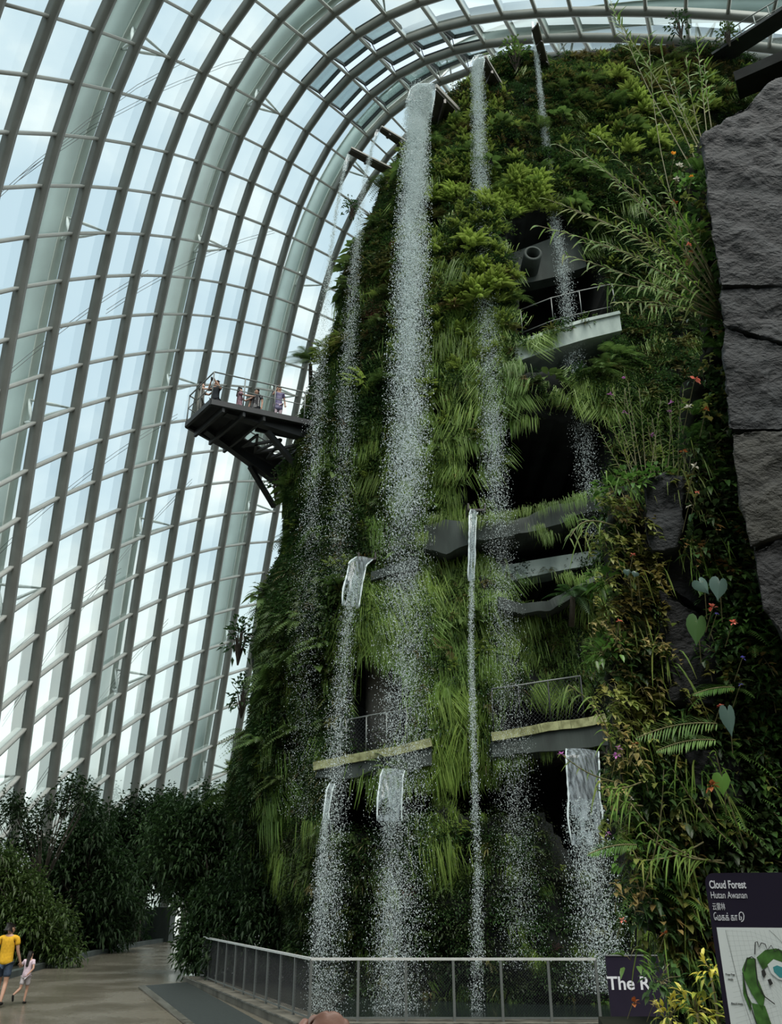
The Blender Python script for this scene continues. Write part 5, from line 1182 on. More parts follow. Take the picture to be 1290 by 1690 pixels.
for (b, t_, bow, nl, lab) in (((1015, 868+0), (940, 888), -.18, 14, 'single pale cane reaching left in front of the cave beams'), ((1000, 1215), (938, 1130), -.1, 14, 'upright grassy cane left of the purple flowers'), ((1010, 1240), (975, 1150), -.05, 14, 'upright grassy cane left of the purple flowers'),
                              ((1195, 1425), (1040, 1325), .12, 18, 'long drooping cane above the map sign'), ((1190, 1420), (1060, 1375), .08, 16, 'long drooping cane above the map sign'), ((1215, 1400), (1110, 1270), .05, 16, 'long drooping cane above the map sign'), ((1050, 1500), (1095, 1270), -.05, 16, 'zigzag cane standing beside the purple flowers'),
                              ((1160, 1390), (1060, 1420), .05, 14, 'long drooping cane above the map sign'), ((1230, 1400), (1180, 1240), .02, 12, 'long drooping cane above the map sign'), ((1060, 1290), (985, 1300), .05, 12, 'grassy cane hanging over the broad sheet of water'), ((1060, 1330), (990, 1290), .1, 12, 'grassy cane hanging over the broad sheet of water')):
    cane(b, t_, 8.8, 8.4, bow, nl, .24, .018, lab, lab, droop=.75, leaf0=.15)
# single accents
cane((1012, 1290), (926, 1245), 8.8, 8.3, .05, 10, .14, .012, 'thin cane with a small magenta flower beside the walkway edge', None, leaf0=.2, flower=('f_pink', None), droop=.5)
g = G(); g.hexa([(1.9, 7.3, 0), (6.4, 7.3, 0), (6.4, 9.4, 0), (1.9, 9.4, 0), (2.0, 7.4, .75), (6.4, 7.4, .75), (6.4, 9.3, 1.25), (2.0, 9.3, 1.25)]); o = g.obj('planting_bank', M['earth']); tag(o, 'dark earth bank under the yellow shrubs behind the map sign', 'planting bed', None, 'structure')
v, f = p_fern(5, .85, 26, .2, -5, 30, .35)
def frond(name, u, v_, Y, rz, sc, mat, lab, nf=1, Lr=1.0, az=0):
    t = np.linspace(.05, 1, 26); d = np.array([math.sin(az), 0, .12]); P = d*(Lr*t)[:, None]-Zv*(.28*Lr*t**2)[:, None]; T = nrm(np.gradient(P, axis=0)); o = []
    S = np.array([0, -1.0, -.45]); S = nrm(S-T*np.sum(T*S, 1)[:, None]) if False else np.tile(nrm(np.array([.05, -.7, -.7])), (26, 1)); Ln = (.26*Lr*np.sin(np.pi*(.1+.88*t))**.7)[:, None]
    for sg in (1, -1):
        o.append(leaves(P, nrm(S*sg+T*.6+RNG.normal(0, .05, (26, 3))), Ln[:, 0], .017, .12, .1, True))
    e = empty(name, at(u, v_, Y)); V, F = merge(*o); mesh_np('foliage', V, F, M[mat], e); G().tube(P, .006, 4).obj('stem', M['stem'], e); tag(e, lab, 'fern'); return e
frond('fern_frond', 1190, 1195, 8.3, 0, 1, 'nl_fern', 'long pale green fern frond spreading left below the dark rocks', 1, .85, -math.pi/2)
frond('fern_frond', 1185, 1222, 8.25, 0, 1, 'nl_fern', 'pale green fern frond just under the longest pale frond', 1, .62, -math.pi/2+.2)
frond('fern_frond', 1215, 1135, 8.4, 0, 1, 'nl_green', 'green fern frond pointing left above the pale fern fronds', 1, .45, -math.pi/2)
frond('fern_frond', 1055, 1395, 8.4, 0, 1, 'nl_green', 'green fern frond over the edge of the broad sheet of water', 1, .5, -math.pi/2-.2)
def heart(u, v_, Y, w, h, mat, lab, tilt=0):
    n = 22; pts = []
    for k in range(n):
        a = 2*math.pi*k/n; px = 16*math.sin(a)**3/33; pz = (13*math.cos(a)-5*math.cos(2*a)-2*math.cos(3*a)-math.cos(4*a)+2.5)/30
        pts.append((px*w, .05*abs(px)*w*8, pz*h))
    c, s = math.cos(tilt), math.sin(tilt); pts = [(x*c+z*s, y, -x*s+z*c) for x, y, z in pts]
    e = empty('heart_leaf_plant', at(u, v_, Y)); g = G(); g.add([(0, -.01, .1*h)]+pts, [(0, 1+k, 1+(k+1) % n) for k in range(n)]); g.obj('leaf_blade', M[mat], e, True); G().tube([(0, .0, .25*h), (.06, .12, .1*h), (.12, .35, -.25)], .005, 5).obj('leaf_stalk', M['stem'], e); tag(e, lab, 'plant')
heart(1186, 972, 8.2, .20, .30, 'nl_blue', 'large blue-green heart-shaped leaf right of the small slate block', .25)
heart(1160, 968, 8.3, .18, .22, 'nl_blue', 'blue-green heart-shaped leaf half behind the largest one', -.5)
heart(1150, 1040, 8.3, .22, .38, 'nl_dark', 'big dark green hanging leaf left of the coral flowers', .2)
heart(1203, 1190, 8.2, .16, .34, 'nl_blue', 'long blue-green leaf hanging at the end of the pale fern frond', 0)
heart(1035, 945, 8.5, .09, .09, 'nl_blue', 'small round pale leaf, left one of the pair on the plant pillar', 0); heart(1048, 948, 8.5, .09, .08, 'nl_blue', 'small round pale leaf, right one of the pair on the plant pillar', .4)
heart(1192, 1295, 8.3, .18, .24, 'nl_green', 'broad olive green leaf right of the rust-coloured dead leaf', .1)
def bloom(u, v_, Y, mat, size, lab, n=8, cat='flower'):
    e = empty('flower', at(u, v_, Y)); d = rdirs(n, -40, 60, -120, 120); d[:, 1] *= -1; B = d*size*.15; V, F = leaves(B, d, size*RNG.uniform(.6, 1, n), size*.55, .15, .15, True); mesh_np('petal_head', V, F, M[mat], e); G().tube([(0, 0, 0), (.01, .1, -.03), (.02, .35, -.16)], .004, 4).obj('stem', M['stem'], e); tag(e, lab, cat); return e
for u, v_, mt, s, lab in ((1112, 256, 'f_orange', .10, 'bright orange flower head left of the topmost slate slab'), (1120, 274, 'f_white', .10, 'cream and brown flowers just under the orange flower head'), (1116, 296, 'f_white', .08, 'small cream flower above the dark red leaf'), (1141, 292, 'f_orange', .06, 'orange leaf tip touching the slate slab'),
                          (1112, 335, 'dead', .10, 'dark red round leaf beside the slate slab'), (1136, 404, 'f_red', .07, 'pinkish coral leaf low on the topmost slate slab side'), (1140, 416, 'dead', .06, 'rust red leaf under the pinkish coral one'), (1146, 626, 'f_red', .12, 'coral and cream flower right of the cane orchids'),
                          (1136, 672, 'f_white', .09, 'pair of cream flowers at the tip of the cane orchids'), (1165, 676, 'dead', .08, 'orange brown leaf beside the slate course'), (1127, 745, 'dead', .09, 'rust orange flower among the orchid canes'), (1146, 770, 'f_white', .09, 'pale pink flower above a dark maroon leaf'), (1141, 787, 'nl_dark', .10, 'dark maroon flower below the pale pink one'),
                          (1150, 812, 'f_red', .06, 'small coral flower under the maroon one'), (1136, 836, 'f_white', .07, 'pale star flower right of the small slate block'), (1044, 916, 'f_red', .06, 'small crimson flower on the plant pillar'), (1022, 1025, 'f_red', .06, 'coral flower on the left rim of the plant pillar'), (1176, 1003, 'f_red', .11, 'coral red flower below the largest heart-shaped leaf'),
                          (1209, 1028, 'f_red', .08, 'orange coral flower right of the coral red one'), (1182, 1014, 'f_blue', .05, 'small violet flower beside the coral red flower'), (1225, 1086, 'f_blue', .06, 'violet flower spike under the lowest slate block'), (1222, 1130, 'f_blue', .05, 'violet flower above the pale fern frond tip'), (1189, 1165, 'f_red', .07, 'salmon flower at the end of the pale fern fronds'),
                          (1020, 1234, 'f_pink', .07, 'upper purple orchid flower beside the broad sheet of water'), (1017, 1247, 'f_pink', .08, 'lower purple and white orchid flower beside the broad sheet of water'), (1003, 1376, 'f_pink', .06, 'small purple flower at the edge of the falling sheet'),
                          (1174, 1297, 'dead', .14, 'curled rust-coloured dead leaf in the middle of the near plants'), (1048, 1228, 'dead', .08, 'orange brown leaf right of the purple orchids'), (1042, 1318, 'f_white', .05, 'white leaf tip in the dark creepers'), (1027, 1518, 'f_red', .06, 'pink and white flower above the purple board'),
                          (1098, 1542, 'dead', .09, 'pinkish brown dead leaves left of the map sign'), (1045, 1655, 'dead', .12, 'rust brown dry flower head in front of the purple board'), (1078, 1660, 'nl_dry', .13, 'pale dry flower spike left of the yellow shrub')):
    bloom(u, v_, 8.25, mt, s*.62, lab)
# yellow variegated shrub at the foot
for u, v_, s, lab in ((1150, 1672, 1.0, 'yellow variegated shrub, biggest, at the foot of the map sign'), (1172, 1608, .75, 'yellow variegated shrub behind the map sign edge'), (1105, 1680, .8, 'yellow variegated shrub left of the biggest one')):
    plant('croton_shrub', bush(46, .24, .15, 'nl_yellow', .3)+[('trunk', gdata(G().tube([(0, 0, -.75), (.02, 0, -.3), (0, 0, 0)], .014, 6), M['stem']), 0)], None, at(u, v_, 7.6), 0, s*.85, lab, 'shrub')
plant('leafy_shrub', bush(12, .14, .16, 'nl_green', .42), None, at(1040, 1585, 8.4), 0, .8, 'plant with long hanging green leaves above the purple board', 'plant')
plant('leafy_shrub', KIT['dark leafy shrub'][1][0], None, at(1088, 1622, 8.6), 0, .85, 'dark leafy shrub covering the end of the lettering on the aubergine board', 'plant')
# ------------------------------------------------------------------ boards
M['board'] = plain('dark_aubergine_board', (.020, .016, .032), .35, 0, .5, .08, 3); M['panel_white'] = plain('pale_map_panel', (.80, .87, .85), .4, 0, .4, .03, 3)
M['ink_white'] = plain('white_lettering', (.78, .80, .84), .5, var=.02); M['ink_grey'] = plain('grey_map_ink', (.16, .17, .17), .6); M['ink_dark'] = plain('dark_map_ink', (.03, .032, .03), .6); M['ink_hatch'] = plain('map_hatch', (.36, .41, .40), .6); M['ink_green'] = plain('map_green', (.06, .17, .03), .6, var=.5, scale=30); M['ink_teal'] = plain('map_teal', (.05, .30, .32), .6)
def text(s, size, loc, mat, parent, name, bold=0.0, sx=1.0, shear=0):
    c = bpy.data.curves.new(name, 'FONT'); c.body = s; c.size = size; c.offset = bold; c.extrude = .001; c.shear = shear; o = bpy.data.objects.new(name, c); put(o); dg = bpy.context.evaluated_depsgraph_get(); me = bpy.data.meshes.new_from_object(o.evaluated_get(dg)); bpy.data.objects.remove(o)
    me.materials.clear(); me.materials.append(mat); o = bpy.data.objects.new(name, me); o.location = loc; o.scale = (sx, 1, 1); put(o, parent); return o
SY = 3.6
a0, a1 = at(1161, 1441, SY), at(1290, 1425, SY-.11); xa = nrm((a1-a0)*np.array([1, 1, 0])); sgn = empty('map_sign', (a0[0], a0[1], 0)); top = a0[2]
M3 = Matrix.Rotation(math.atan2(xa[1], xa[0]), 4, 'Z') @ Matrix.Rotation(math.pi/2, 4, 'X'); sgn.matrix_world = Matrix.Translation((a0[0], a0[1], top)) @ M3   # local x right, y up, z towards viewer; origin top left corner
Wb, Hb, rc = .75, 1.25, .035
g = G(); pts = [(0, -Hb)]+[(Wb, -Hb)]+[(Wb, 0)]+[(rc*(1-math.sin(t)), -rc*(1-math.cos(t))) for t in np.linspace(0, math.pi/2, 6)]
g.prism([(x, y, -.03) for x, y in pts], (0, 0, .03)); g.obj('board', M['board'], sgn)
for x in (.1, .65): G().beam((x, -top, -.05), (x, -.2, -.05), .05, .04, (0, 0, 1)).obj('post', M['rail_steel'], sgn)
def loc_of(u, v):
    r_ = ray(u, v); o_ = np.array([0, 0, CAMZ]); nrm_ = np.array([xa[1], -xa[0], 0]); t = np.dot(a0-o_, nrm_)/np.dot(r_, nrm_); p = o_+r_*t-np.array([a0[0], a0[1], top]); return np.dot(p, xa), p[2]
lx = lambda u, v, z=.001: (loc_of(u, v)[0], loc_of(u, v)[1], z)
def fit_text(s, u0, v0, u1, vtop, mat, name, bold):
    x0, y0 = loc_of(u0, v0); x1, _ = loc_of(u1, v0); _, yt = loc_of(u0, vtop); o = text(s, 1.0, (x0, y0, .001), mat, sgn, name, bold)
    xs = [v.co.x for v in o.data.vertices]; ys = [v.co.y for v in o.data.vertices]; h = (yt-y0)/(max(ys)-max(0, min(ys))); o.scale = ((x1-x0)/(max(xs)-min(xs)), h, 1); o.location.x -= min(xs)*o.scale.x; return o
fit_text('Cloud Forest', 1171, 1466, 1231.5, 1453, M['ink_white'], 'lettering', .022)
fit_text('Hutan Awanan', 1173.5, 1482.5, 1233, 1471.5, M['ink_white'], 'lettering', .0)
fit_text('\u4e91\u96fe\u6797', 1176, 1501, 1197, 1490, M['ink_white'], 'lettering', .0)
fit_text('\u0bc7\u0bae\u0b95\u0b95\u0bcd \u0b95\u0bbe', 1178.5, 1519, 1217.5, 1505.5, M['ink_white'], 'lettering', .006)
g = G(); p0 = lx(1182, 1530.5); g.add([(p0[0], p0[1], .001), (Wb-.02, p0[1]+.004, .001), (Wb-.02, -Hb+.03, .001), (p0[0]+.0, -Hb+.03, .001)], [(3, 2, 1, 0)])
# panel's left edge runs square to the board
g.obj('map_panel', M['panel_white'], sgn)
def ink(pts_, w, mat, z=.002, name='map_line'):
    P = [np.array(lx(u, v, z)) for u, v in pts_]; g = G(); n = len(P); V = []
    for i, p in enumerate(P):
        t = nrm(P[min(i+1, n-1)]-P[max(i-1, 0)]); s = np.array([-t[1], t[0], 0]); V += [p-s*w/2, p+s*w/2]
    return V, [(2*i, 2*i+1, 2*i+3, 2*i+2) for i in range(n-1)]
def inks(lines, w, mat, name, z=.002):
    g = G()
    for l in lines: V, F = ink(l, w, mat, z); g.add(V, F)
    g.obj(name, mat, sgn)
inks([[(1219.3, 1508.5), (1220, 1518), (1222.8, 1518), (1223, 1513.5), (1221.5, 1513)], [(1219.3, 1508.5), (1220.2, 1506.2), (1222.8, 1505.2), (1225.5, 1506.6), (1227.2, 1511), (1226.9, 1516.5), (1225.2, 1520), (1222.6, 1521)]], .0032, M['ink_white'], 'lettering')
def area(polys, mat, name, z=.003):
    g = G()
    for p in polys: g.add([lx(u, v, z) for u, v in p], [tuple(range(len(p)))])
    g.obj(name, mat, sgn)
inks([[(1197, 1535), (1204, 1565), (1215, 1610), (1226, 1650), (1240, 1692), (1246, 1708)], [(1269, 1535), (1280, 1545), (1296, 1562), (1312, 1590)]], .0012, None and 0 or M['ink_grey'], 'map_outline')
hat = []
for k in range(20): hat.append([(1198+k*.9, 1536+k*8.5), (1240+k*2.5, 1534+k*7.2+4), (1300, 1560+k*8)])
for k in range(12): hat.append([(1200+k*7.5, 1535), (1212+k*8.5, 1600), (1236+k*9, 1700)])
inks(hat, .0004, M['ink_hatch'], 'map_hatching', .0015)
area([[(1224, 1600), (1232, 1580), (1246, 1582), (1250, 1615), (1262, 1645), (1258, 1668), (1240, 1640), (1228, 1615)], [(1248, 1580), (1262, 1568), (1280, 1565), (1300, 1572), (1300, 1590), (1282, 1585), (1270, 1592), (1258, 1600)], [(1240, 1655), (1262, 1660), (1276, 1700), (1250, 1700)], [(1225, 1608), (1232, 1640), (1240, 1655), (1238, 1670), (1226, 1640)]], M['ink_green'], 'map_greenery')
area([[(1266, 1592), (1276, 1583), (1300, 1592), (1300, 1620), (1284, 1616), (1272, 1606)]], M['panel_white'], 'map_terrace', .0036)
area([[(1275, 1596), (1282, 1593), (1300, 1600), (1300, 1616), (1286, 1613), (1277, 1604)]], M['ink_teal'], 'map_pool', .0042)
inks([[(1228, 1602), (1232, 1582), (1240, 1579), (1246, 1583), (1247, 1600), (1250, 1625), (1262, 1645), (1278, 1657)], [(1245, 1575), (1246, 1555), (1249, 1554), (1252, 1563), (1256, 1556), (1262, 1558), (1266, 1568), (1272, 1560), (1278, 1570), (1284, 1566), (1292, 1575)], [(1225, 1605), (1232, 1640), (1242, 1672), (1252, 1700)]], .0035, M['ink_dark'], 'map_path', .0046)
area([[(1256, 1602), (1261, 1599), (1264, 1608), (1260, 1614), (1257, 1609)], [(1266, 1617), (1271, 1615), (1275, 1623), (1270, 1627)]], M['ink_dark'], 'map_opening', .0046)
for s_, u, v in (('Tree Top', 1197, 1609), ('Walk', 1201, 1617), ('Cloud Walk', 1206, 1657)): text(s_, .0085, lx(u, v, .002), M['ink_grey'], sgn, 'map_caption')
tag(sgn, 'aubergine map sign with white lettering and a pale illustrated map', 'sign')
# purple board by the fence
BY = 15.6; b0 = at(999, 1577, BY); b1 = at(1110, 1577, BY); bs = empty('name_board', (b0[0], BY, b0[2]-2.0)); bs.matrix_world = Matrix.Translation(tuple(b0)) @ Matrix.Rotation(math.pi/2, 4, 'X'); w_ = b1[0]-b0[0]
g = G(); g.prism([(0, -b0[2], -.06), (w_, -b0[2], -.06), (w_, 0, -.06), (0, 0, -.06)], (0, 0, .06)); g.obj('board', M['board'], bs)
g = G(); g.beam((0, .0, -.03), (w_, .0, -.03), .08, .015, (0, 1, 0)); g.obj('top_edge', M['ink_grey'], bs)
def fitb(s, u0, v0, u1, vt, bold):
    P0, P1, P2 = at(u0, v0, BY), at(u1, v0, BY), at(u0, vt, BY); o = text(s, 1.0, (P0[0]-b0[0], P0[2]-b0[2], .002), M['ink_white'], bs, 'lettering', bold); xs = [v.co.x for v in o.data.vertices]; ys = [v.co.y for v in o.data.vertices]
    o.scale = ((P1[0]-P0[0])/(max(xs)-min(xs)), (P2[2]-P0[2])/max(ys), 1); o.location.x -= min(xs)*o.scale.x
fitb('The R', 1002.5, 1633, 1074, 1611.5, .018)
tag(bs, 'dark aubergine board with white lettering at the right end of the fence', 'sign')
# ------------------------------------------------------------------ fence on its plinth
FZ = .14
c0 = at(510, 1683, 18.4); CNR = np.array([c0[0], 18.4, FZ]); R_ = at(990, 1685, 18.4); RT = np.array([R_[0], 18.35, FZ]); l_ = at(331, 1613, 27.9); LF = np.array([l_[0], 27.9, FZ])
def fence(name, A_, B_, n, label):
    e = empty(name, A_); d = nrm(B_-A_); Ln = np.linalg.norm(B_-A_); H = 1.05; rel_ = lambda p: p-A_
    G().beam((0, 0, H), rel_(B_)+np.array([0, 0, H]), .055, .045).obj('top_rail', M['bright_rail'], e)
    G().beam((0, 0, .06), rel_(B_)+np.array([0, 0, .06]), .02, .03).obj('bottom_rail', M['rail_steel'], e)
    for k in range(n+1):
        p = rel_(lerp(A_, B_, k/n)); G().beam(p, p+np.array([0, 0, H]), .045, .05, d).obj('post', M['rail_steel'], e)
    st = .055
    for k in range(n):
        s0, s1 = Ln*k/n+.03, Ln*(k+1)/n-.03; g = G(); w = s1-s0; z0, h = .09, H-.13
        m = int((w+h)/st)
        for q in range(m):
            x0 = s0+q*st-h
            for sg in (0, 1):
                a0, a1 = max(x0, s0), min(x0+h, s1)
                if a1-a0 < .01: continue
                za, zb = a0-x0, a1-x0
                if sg: za, zb = h-za, h-zb
                g.beam(d*a0+np.array([0, 0, z0+za]), d*a1+np.array([0, 0, z0+zb]), .0045, .0045)
        g.obj('wire_mesh', M['black_steel'], e)
    tag(e, label, 'fence'); return e
fence('mesh_fence', CNR, RT, 6, 'steel fence with diamond wire mesh straight across in front of the pool')
fence('mesh_fence', CNR, LF, 10, 'steel fence with diamond wire mesh running away along the left of the pool')
g = G(); dl = nrm(LF-CNR); nl_ = np.array([-dl[1], dl[0], 0]); nl_ = nl_ if nl_[0] < 0 else -nl_
o1 = CNR+nl_*.34-dl*.3; o2 = LF+nl_*.42+dl*.5; i1 = CNR-nl_*.35; i2 = LF-nl_*.3+dl*.5; r1 = RT+np.array([.5, -.3, 0]); r2 = RT+np.array([.5, .3, 0])
poly = [o1+np.array([0, -.0, 0]), r1*np.array([1, 0, 1])+np.array([0, o1[1], 0]), r2, i1+np.array([0, .3, 0]), i2, o2]
zt = FZ; g.prism([np.array([p[0], p[1], -.05]) for p in poly], (0, 0, zt+.05)); g.obj('fence_plinth', M['plinth'], None); o = bpy.data.objects['fence_plinth']; tag(o, 'stained low concrete plinth carrying the mesh fences', 'plinth')
g = G()
for a, b in ((poly[0], poly[5]), (poly[0], poly[1])): g.beam(np.array([a[0], a[1], zt+.012]), np.array([b[0], b[1], zt+.012]), .05, .025)
o = g.obj('plinth_capping', M['kerb'], bpy.data.objects['fence_plinth'])
# dark strip and kerb on the path
q = [atz(u, v, .012) for u, v in ((236, 1628), (309, 1622), (470, 1712), (345, 1712))]
g = G(); g.prism(q, (0, 0, .02)); o = g.obj('drain_mat', M['dark_mat']); tag(o, 'dark strip of matting on the path beside the fence plinth', 'mat')
q = [atz(u, v, .01) for u, v in ((228, 1630), (238, 1627), (348, 1714), (334, 1714))]
g = G(); g.prism(q, (0, 0, .03)); o = g.obj('kerb_strip', M['kerb']); tag(o, 'pale wet kerb strip along the dark matting', 'kerb')
# bed and kerb along the dome side of the path
kp = [(-60, 1650), (0, 1618), (70, 1598), (160, 1575), (240, 1559), (300, 1549)]; K = [atz(u, v, 0) for u, v in kp]
g = G()
for a, b in zip(K[:-1], K[1:]): g.beam(a+np.array([0, 0, .09]), b+np.array([0, 0, .09]), .25, .18)
o = g.obj('bed_kerb', M['concrete_dark']); tag(o, 'low dark kerb curving along the planted bed left of the path', 'kerb', None, 'structure')
bk = [k+np.array([-22, 16, 0]) for k in K[::-1]]; g = G(); g.prism([p+np.array([0, 0, -.02]) for p in K+bk], (0, 0, .12)); o = g.obj('planting_bed', M['earth']); tag(o, 'dark earth of the planted bed along the dome', 'planting bed', None, 'structure')
b0, b1 = at(248, 1552, 52), at(278, 1552, 52); t0 = at(248, 1497, 52); g = G(); g.box(((b0[0]+b1[0])/2, 52.5, t0[2]/2), (b1[0]-b0[0], 1.2, t0[2])); g.box((b0[0]-2.6, 52.9, t0[2]*.46), (5.2, .5, t0[2]*.92)); o = g.obj('concrete_block', M['concrete_dark']); tag(o, 'dark upright concrete block at the far bend of the path', 'block')
# ------------------------------------------------------------------ trees and shrubs by the dome
M['tree_leaf'] = leaf_mat('tree_leaf', (.012, .032, .010), (.038, .080, .022), (.02, .045, .014), .3, .6, .6); M['tree_leaf2'] = leaf_mat('lighter_tree_leaf', (.030, .060, .014), (.075, .125, .03), (.05, .08, .02), .3, .4, .8); M['bark'] = plain('grey_bark', (.06, .052, .042), .9, 0, .1, .3, 6, .4)
LEAFSETS = [leaves(*(lambda d: (d*RNG.uniform(.2, 1, 34)[:, None]*.42, nrm(d+RNG.normal(0, .5, (34, 3)))))(rdirs(34, -60, 80, -180, 180)), RNG.uniform(.13, .24, 34), RNG.uniform(.05, .085, 34), .4) for _ in range(6)]
def tree(name, base, crowns, Y, dens, mat, label, trunk=.12, sets=1.0, cat='tree'):
    B0 = at(base[0], base[1], Y); B0[2] = .08; e = empty(name, B0); Ps = []; tips = []
    for (u, v, ru, rv) in crowns:
        c = at(u, v, Y); d = project(c)[2]; rx, rz = ru*d/FPX, rv*d/FPX; n = max(8, int(dens*1.65*rx*rz)); q = nrm(RNG.normal(0, 1, (n, 3)))*(RNG.random(n)**.45)[:, None]; q = q*np.array([rx, min(rx, rz)*.9, rz]); q *= (1+.25*vnoise(q+c, 1.1))[:, None]; Ps.append(c+q); tips.append(c)
    Pp = np.vstack(Ps); Pp = Pp[Pp[:, 2] > .15]; n = len(Pp); V = []; F = []; b = 0; pk_ = RNG.integers(0, 6, n); rot = RNG.uniform(0, 2*np.pi, n); sc = RNG.uniform(.75, 1.25, n)*sets
    for k, (v, f) in enumerate(LEAFSETS):
        I = np.nonzero(pk_ == k)[0]; co, si = np.cos(rot[I])[:, None], np.sin(rot[I])[:, None]; vx = (v[None, :, 0]*co-v[None, :, 1]*si); vy = (v[None, :, 0]*si+v[None, :, 1]*co); vv = np.stack([vx, vy, np.broadcast_to(v[None, :, 2], vx.shape)], -1)*sc[I][:, None, None]+Pp[I][:, None]-B0
        V.append(vv.reshape(-1, 3)); F.append((f[None]+b+np.arange(len(I))[:, None, None]*len(v)).reshape(-1, 3)); b += len(I)*len(v)
    mesh_np('crown', np.vstack(V), np.vstack(F), M[mat], e)
    g = G(); mid = np.mean(tips, 0)-B0; fork = np.array([mid[0]*.4, mid[1]*.4, max(.4, mid[2]*.45)]); g.tube([(0, 0, -.1), fork*.5+np.array([.05, 0, 0]), fork], [trunk, trunk*.85, trunk*.7], 7); g.obj('trunk', M['bark'], e, True)
    g = G()
    for P_ in Ps:
        for tip in P_[:max(3, len(P_)//14)]: m_ = lerp(fork, tip-B0, .5)+np.array([0, 0, .15]); g.tube([fork, m_, tip-B0], [trunk*.5, trunk*.3, .015], 5)
    g.obj('branches', M['bark'], e, True); tag(e, label, cat, 'trees and shrubs along the dome'); return e
tree('tree', (350, 1560), [(330, 1400, 75, 95), (375, 1360, 60, 60), (290, 1380, 55, 70), (400, 1440, 55, 90), (345, 1470, 70, 60)], 30, 42, 'tree_leaf', 'dense dark tree against the left foot of the mountain', .16)
tree('tree', (225, 1560), [(225, 1360, 55, 55), (250, 1420, 60, 70), (185, 1400, 45, 55), (270, 1340, 40, 40), (195, 1470, 36, 45)], 49, 15, 'tree_leaf', 'dark rounded tree left of the densest one, before the dome', .2, 1.6)
tree('tree', (130, 1570), [(150, 1370, 42, 45), (115, 1420, 60, 50), (170, 1450, 60, 50), (80, 1450, 40, 40), (140, 1520, 60, 40)], 41.5, 20, 'tree_leaf', 'dark tree third from the mountain with gaps showing the dome', .16, 1.35)
tree('slender_tree', (60, 1580), [(125, 1300, 26, 22), (95, 1335, 34, 24), (30, 1350, 34, 26), (15, 1400, 40, 30), (60, 1385, 22, 20), (140, 1325, 14, 18), (20, 1320, 14, 14)], 36, 16, 'tree_leaf', 'slender sparse tree with thin sprays at the left edge', .08, 1.05)
tree('shrub', (40, 1600), [(30, 1480, 60, 50), (60, 1530, 70, 45), (10, 1540, 50, 50), (0, 1440, 40, 40), (95, 1570, 40, 22)], 33.5, 34, 'tree_leaf2', 'lighter green shrub behind the person in yellow', .06, 1.1, 'shrub')
tree('shrub', (150, 1580), [(140, 1500, 70, 48), (190, 1520, 50, 40), (110, 1550, 50, 35), (165, 1555, 45, 18)], 42.5, 26, 'tree_leaf', 'dark low shrub in the bed at the middle of the path bend', .06, 1.35, 'shrub')
tree('shrub', (235, 1560), [(205, 1500, 30, 34), (210, 1545, 30, 16)], 50.5, 22, 'tree_leaf', 'dark low shrub in front of the concrete block', .06, 1.5, 'shrub')
tree('shrub', (340, 1590), [(385, 1500, 60, 60), (345, 1530, 40, 45), (312, 1560, 20, 36), (330, 1585, 16, 20)], 28.6, 60, 'tree_leaf', 'dark shrub leaning over the far end of the left fence', .06, .95, 'shrub')
tree('shrub', (440, 1600), [(440, 1480, 40, 90), (470, 1540, 40, 50), (420, 1400, 35, 80)], 26.6, 50, 'tree_leaf', 'dark shrub at the wet foot of the mountain behind the left fence', .06, .95, 'shrub')
tree('shrub', (400, 1620), [(400, 1580, 36, 30), (440, 1600, 40, 34), (365, 1570, 26, 30)], 27.2, 60, 'tree_leaf', 'low dark shrub behind the posts of the left fence', .05, .9, 'shrub')
q = [np.array([LF[0]-.1, LF[1]+.4, 0]), np.array([CNR[0]+.1, CNR[1]+.5, 0]), np.array([-1.0, 24.6, 0]), np.array([-4.5, 29.5, 0])]; g = G(); g.prism(q, (0, 0, .1)); o = g.obj('wall_bed', M['earth']); tag(o, 'dark wet earth between the left fence and the mountain foot', 'planting bed', None, 'structure')
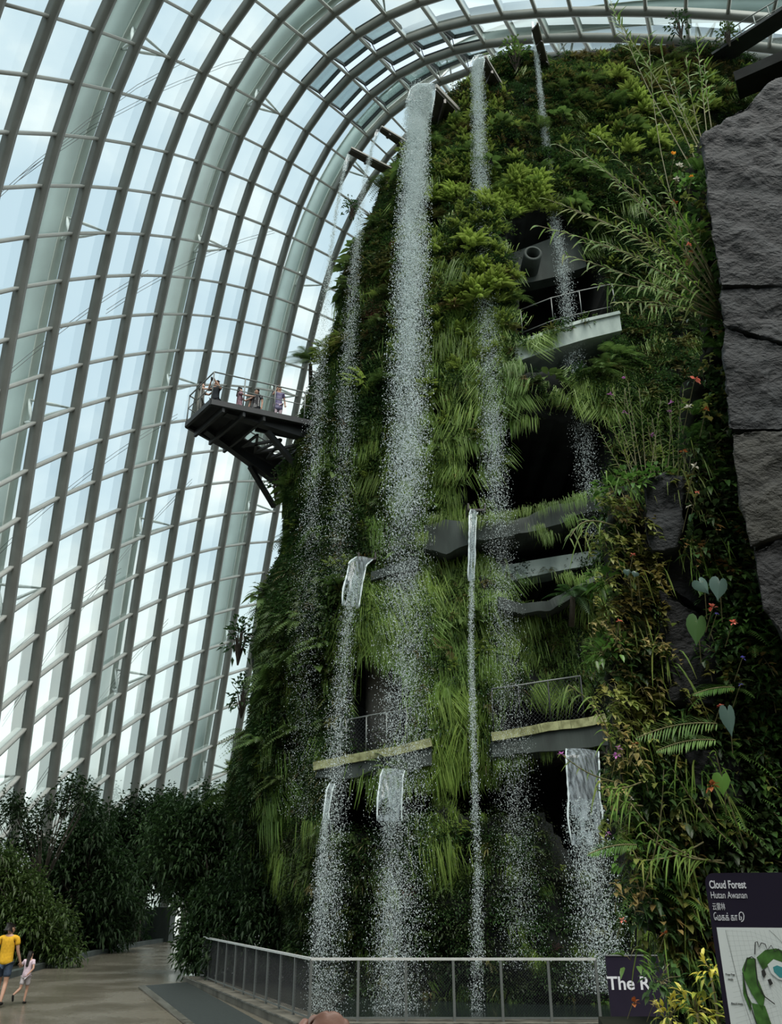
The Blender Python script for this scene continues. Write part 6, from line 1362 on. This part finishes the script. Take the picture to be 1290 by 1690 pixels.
# palms and shrubs that break the mountain outline
def palm(u, v, off, mat, nf, Lr, label):
    p = hit(u, v, off) if off is not None else at(u, v, 27.5); e = empty('tree_fern', p); v_, f_ = p_fern(nf, Lr, 20, .17, -10, 60, .6); V = v_.copy(); V[:, 1] *= -1; mesh_np('fronds', V, f_, M[mat], e); G().tube([(0, .5, -.7), (0, .2, -.3), (0, 0, 0)], [.09, .08, .07], 7).obj('trunk', M['bark'], e, True); tag(e, label, 'fern')
palm(512, 600, None, 'lf_mid', 22, 1.3, 'feathery tree fern sticking out left above the viewing platform')
palm(1020, 590, .3, 'lf_mid', 14, 1.2, 'tree fern right of the curved concrete balcony'); palm(1000, 610, .4, 'lf_mid', 12, 1.1, 'tree fern just under the right end of the curved balcony'); palm(945, 985, .4, 'lf_dark', 14, 1.2, 'dark fern below the sagging stone sill')
def top_shrub(u, v, Y, R_, n, leaf, mat, label):
    p = at(u, v, Y); e = empty('summit_shrub', p); d = rdirs(n, -30, 85, -180, 180); B = d*RNG.uniform(.3, 1, n)[:, None]*R_*np.array([.7, .7, 1.2]); V, F = leaves(B, nrm(d+RNG.normal(0, .4, (n, 3))), leaf*RNG.uniform(.7, 1.3, n), leaf*.5, .3); mesh_np('foliage', V, F, M[mat], e)
    g = G()
    for b in B[::7]: g.tube([(0, 0, -R_), b*.5, b], [.03, .02, .01], 4)
    g.obj('branches', M['bark'], e); tag(e, label, 'shrub')
top_shrub(850, 95, 25.2, .95, 170, .22, 'lf_mid', 'leafy green shrub on the rim right of the second widest waterfall')
top_shrub(765, 165, 25.6, .7, 120, .18, 'lf_olive', 'dark shrub on the rim between the two biggest troughs'); top_shrub(1120, 45, 25.5, .8, 110, .2, 'lf_dark', 'dark shrub on the summit rim at upper right')
top_shrub(1200, 60, 25.5, .7, 110, .2, 'lf_mid', 'green shrub on the summit rim beside the gangway'); top_shrub(580, 345, 27.4, .6, 90, .16, 'lf_dark', 'thin dark shrub on the left outline below the channels'); top_shrub(455, 800, 27.5, .6, 80, .18, 'lf_dark', 'dark leafy shrub at the foot of the platform brace')
top_shrub(395, 1060, 27.8, .8, 120, .24, 'lf_dark', 'dark large-leaved shrub on the left outline of the mountain'); top_shrub(400, 1150, 27.6, .7, 100, .22, 'lf_dark', 'dark shrub with a few orange leaves on the left outline')
